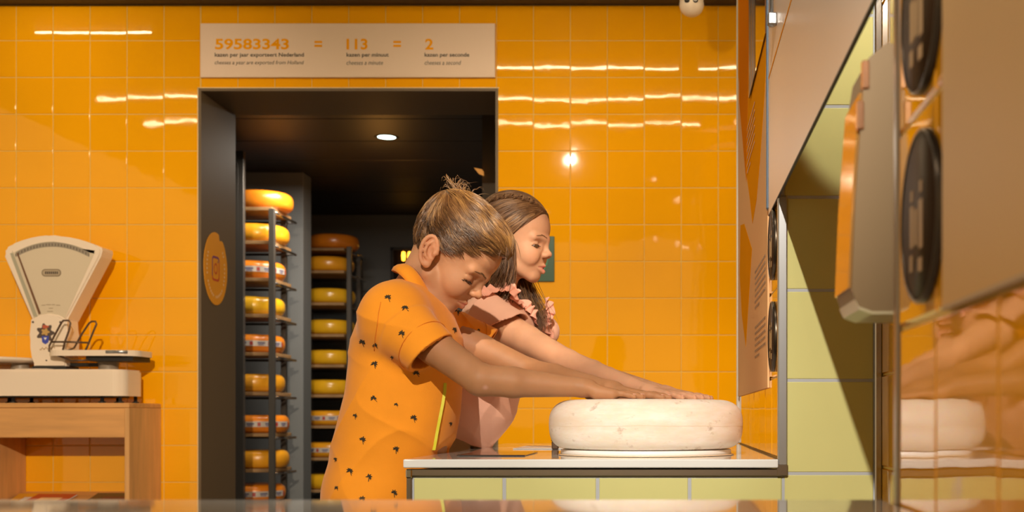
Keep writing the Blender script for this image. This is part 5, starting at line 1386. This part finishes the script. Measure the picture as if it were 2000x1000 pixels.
S2, kc = clump(S2, rg, 420, 0.6, 4); kt = rng.random(len(rg)); tv2 = np.clip(0.55*kt[kc]+0.4*rng.random(len(rg)), 0, 1)
locks = [([(985, 468, 2.573), (978, 515, 2.565), (962, 556, 2.565), (948, 596, 2.555), (942, 640, 2.55)], 0.021, 330),
         ([(996, 470, 2.580), (992, 515, 2.585), (986, 556, 2.585), (976, 590, 2.575), (968, 622, 2.56)], 0.016, 260),
         ([(965, 450, 2.64), (950, 520, 2.64), (940, 590, 2.63), (935, 660, 2.63)], 0.030, 300),
         ([(975, 470, 2.70), (985, 530, 2.70), (1000, 590, 2.70), (1020, 640, 2.69)], 0.026, 260),
         ([(1008, 490, 2.70), (1020, 550, 2.695), (1034, 590, 2.685), (1048, 622, 2.665), (1056, 652, 2.655)], 0.020, 330),
         ([(1000, 500, 2.69), (1010, 556, 2.68), (1024, 592, 2.67), (1038, 622, 2.655)], 0.016, 240)]
LS, LT = [], []
for gi, (gpx, rad, cnt) in enumerate(locks):
    G_ = [np.array(P(*g)) for g in gpx]; tt = np.linspace(0, len(G_)-1, 22)
    gp_ = np.stack([np.interp(tt, range(len(G_)), [g[a] for g in G_]) for a in range(3)], 1)
    for _ in range(2): gp_[1:-1] = (gp_[:-2]+2*gp_[1:-1]+gp_[2:])/4
    t = np.linspace(0, 1, 22)
    for i in range(int(cnt*1.5)):
        o = rng.normal(size=3)*np.array([1, 1, 0.3])*rad*0.55; ph = rng.integers(0, 7)*0.9+rng.normal()*0.25; kx = rng.uniform(0.7, 1.0)
        w = np.stack([np.sin(t*9+ph)*0.0065*t, np.cos(t*8+ph)*0.005*t, 0*t], 1)
        e_ = int(18+4.9*rng.random()); s_ = gp_+o[None, :]*(0.55+0.55*np.sin(t*2.6))[:, None]+w
        tt2 = np.linspace(0, (e_-1), 22); s_ = np.stack([np.interp(tt2, range(22), s_[:, a]) for a in range(3)], 1)
        LS.append(s_); LT.append(np.clip(0.12+0.14*ph/2+rng.normal()*0.15, 0, 1))
LS = np.array(LS); LT = np.array(LT)
# stray wisps on the top
hair_object('hair', [(S2, 0.00058, tv2), (LS, 0.0005, LT)], hm_g, girl, capg+[cutg])
# braid along the side of the head
bp_ = []
for k in range(3):
    pts = []
    for t in np.linspace(0, 1, 70):
        x = 62-118*t; base = np.array([x, -36-14*math.sin(t*2.2), 118-26*t*t-10*(1-t)**2])
        for _ in range(3):
            d_ = ev(capg, (hg.o+hg.R@(base*hg.s))[None])[0]/hg.s; n_ = base-np.array([0, 0, 55]); n_ /= np.linalg.norm(n_); base = base-n_*d_
        ph = t*2*math.pi*6.5+k*2*math.pi/3; n_ = base-np.array([0, 0, 55]); n_ /= np.linalg.norm(n_)
        lat = np.cross(n_, [1, 0, 0]); lat /= np.linalg.norm(lat)
        q = base+lat*4.6*math.sin(ph)+n_*(3.0+2.6*math.sin(2*ph)); pts.append(hg.o+hg.R@(q*hg.s))
    bp_.append(pts)
bs = []
for s_ in bp_:
    for i in range(26):
        o = rng.normal(size=3)*0.0014; bs.append((np.array(s_)+o))
bs = np.array(bs)
hair_object('braid', [(bs, 0.0006, np.clip(0.25+0.6*rng.random(len(bs)), 0, 1))], hm_g, girl)
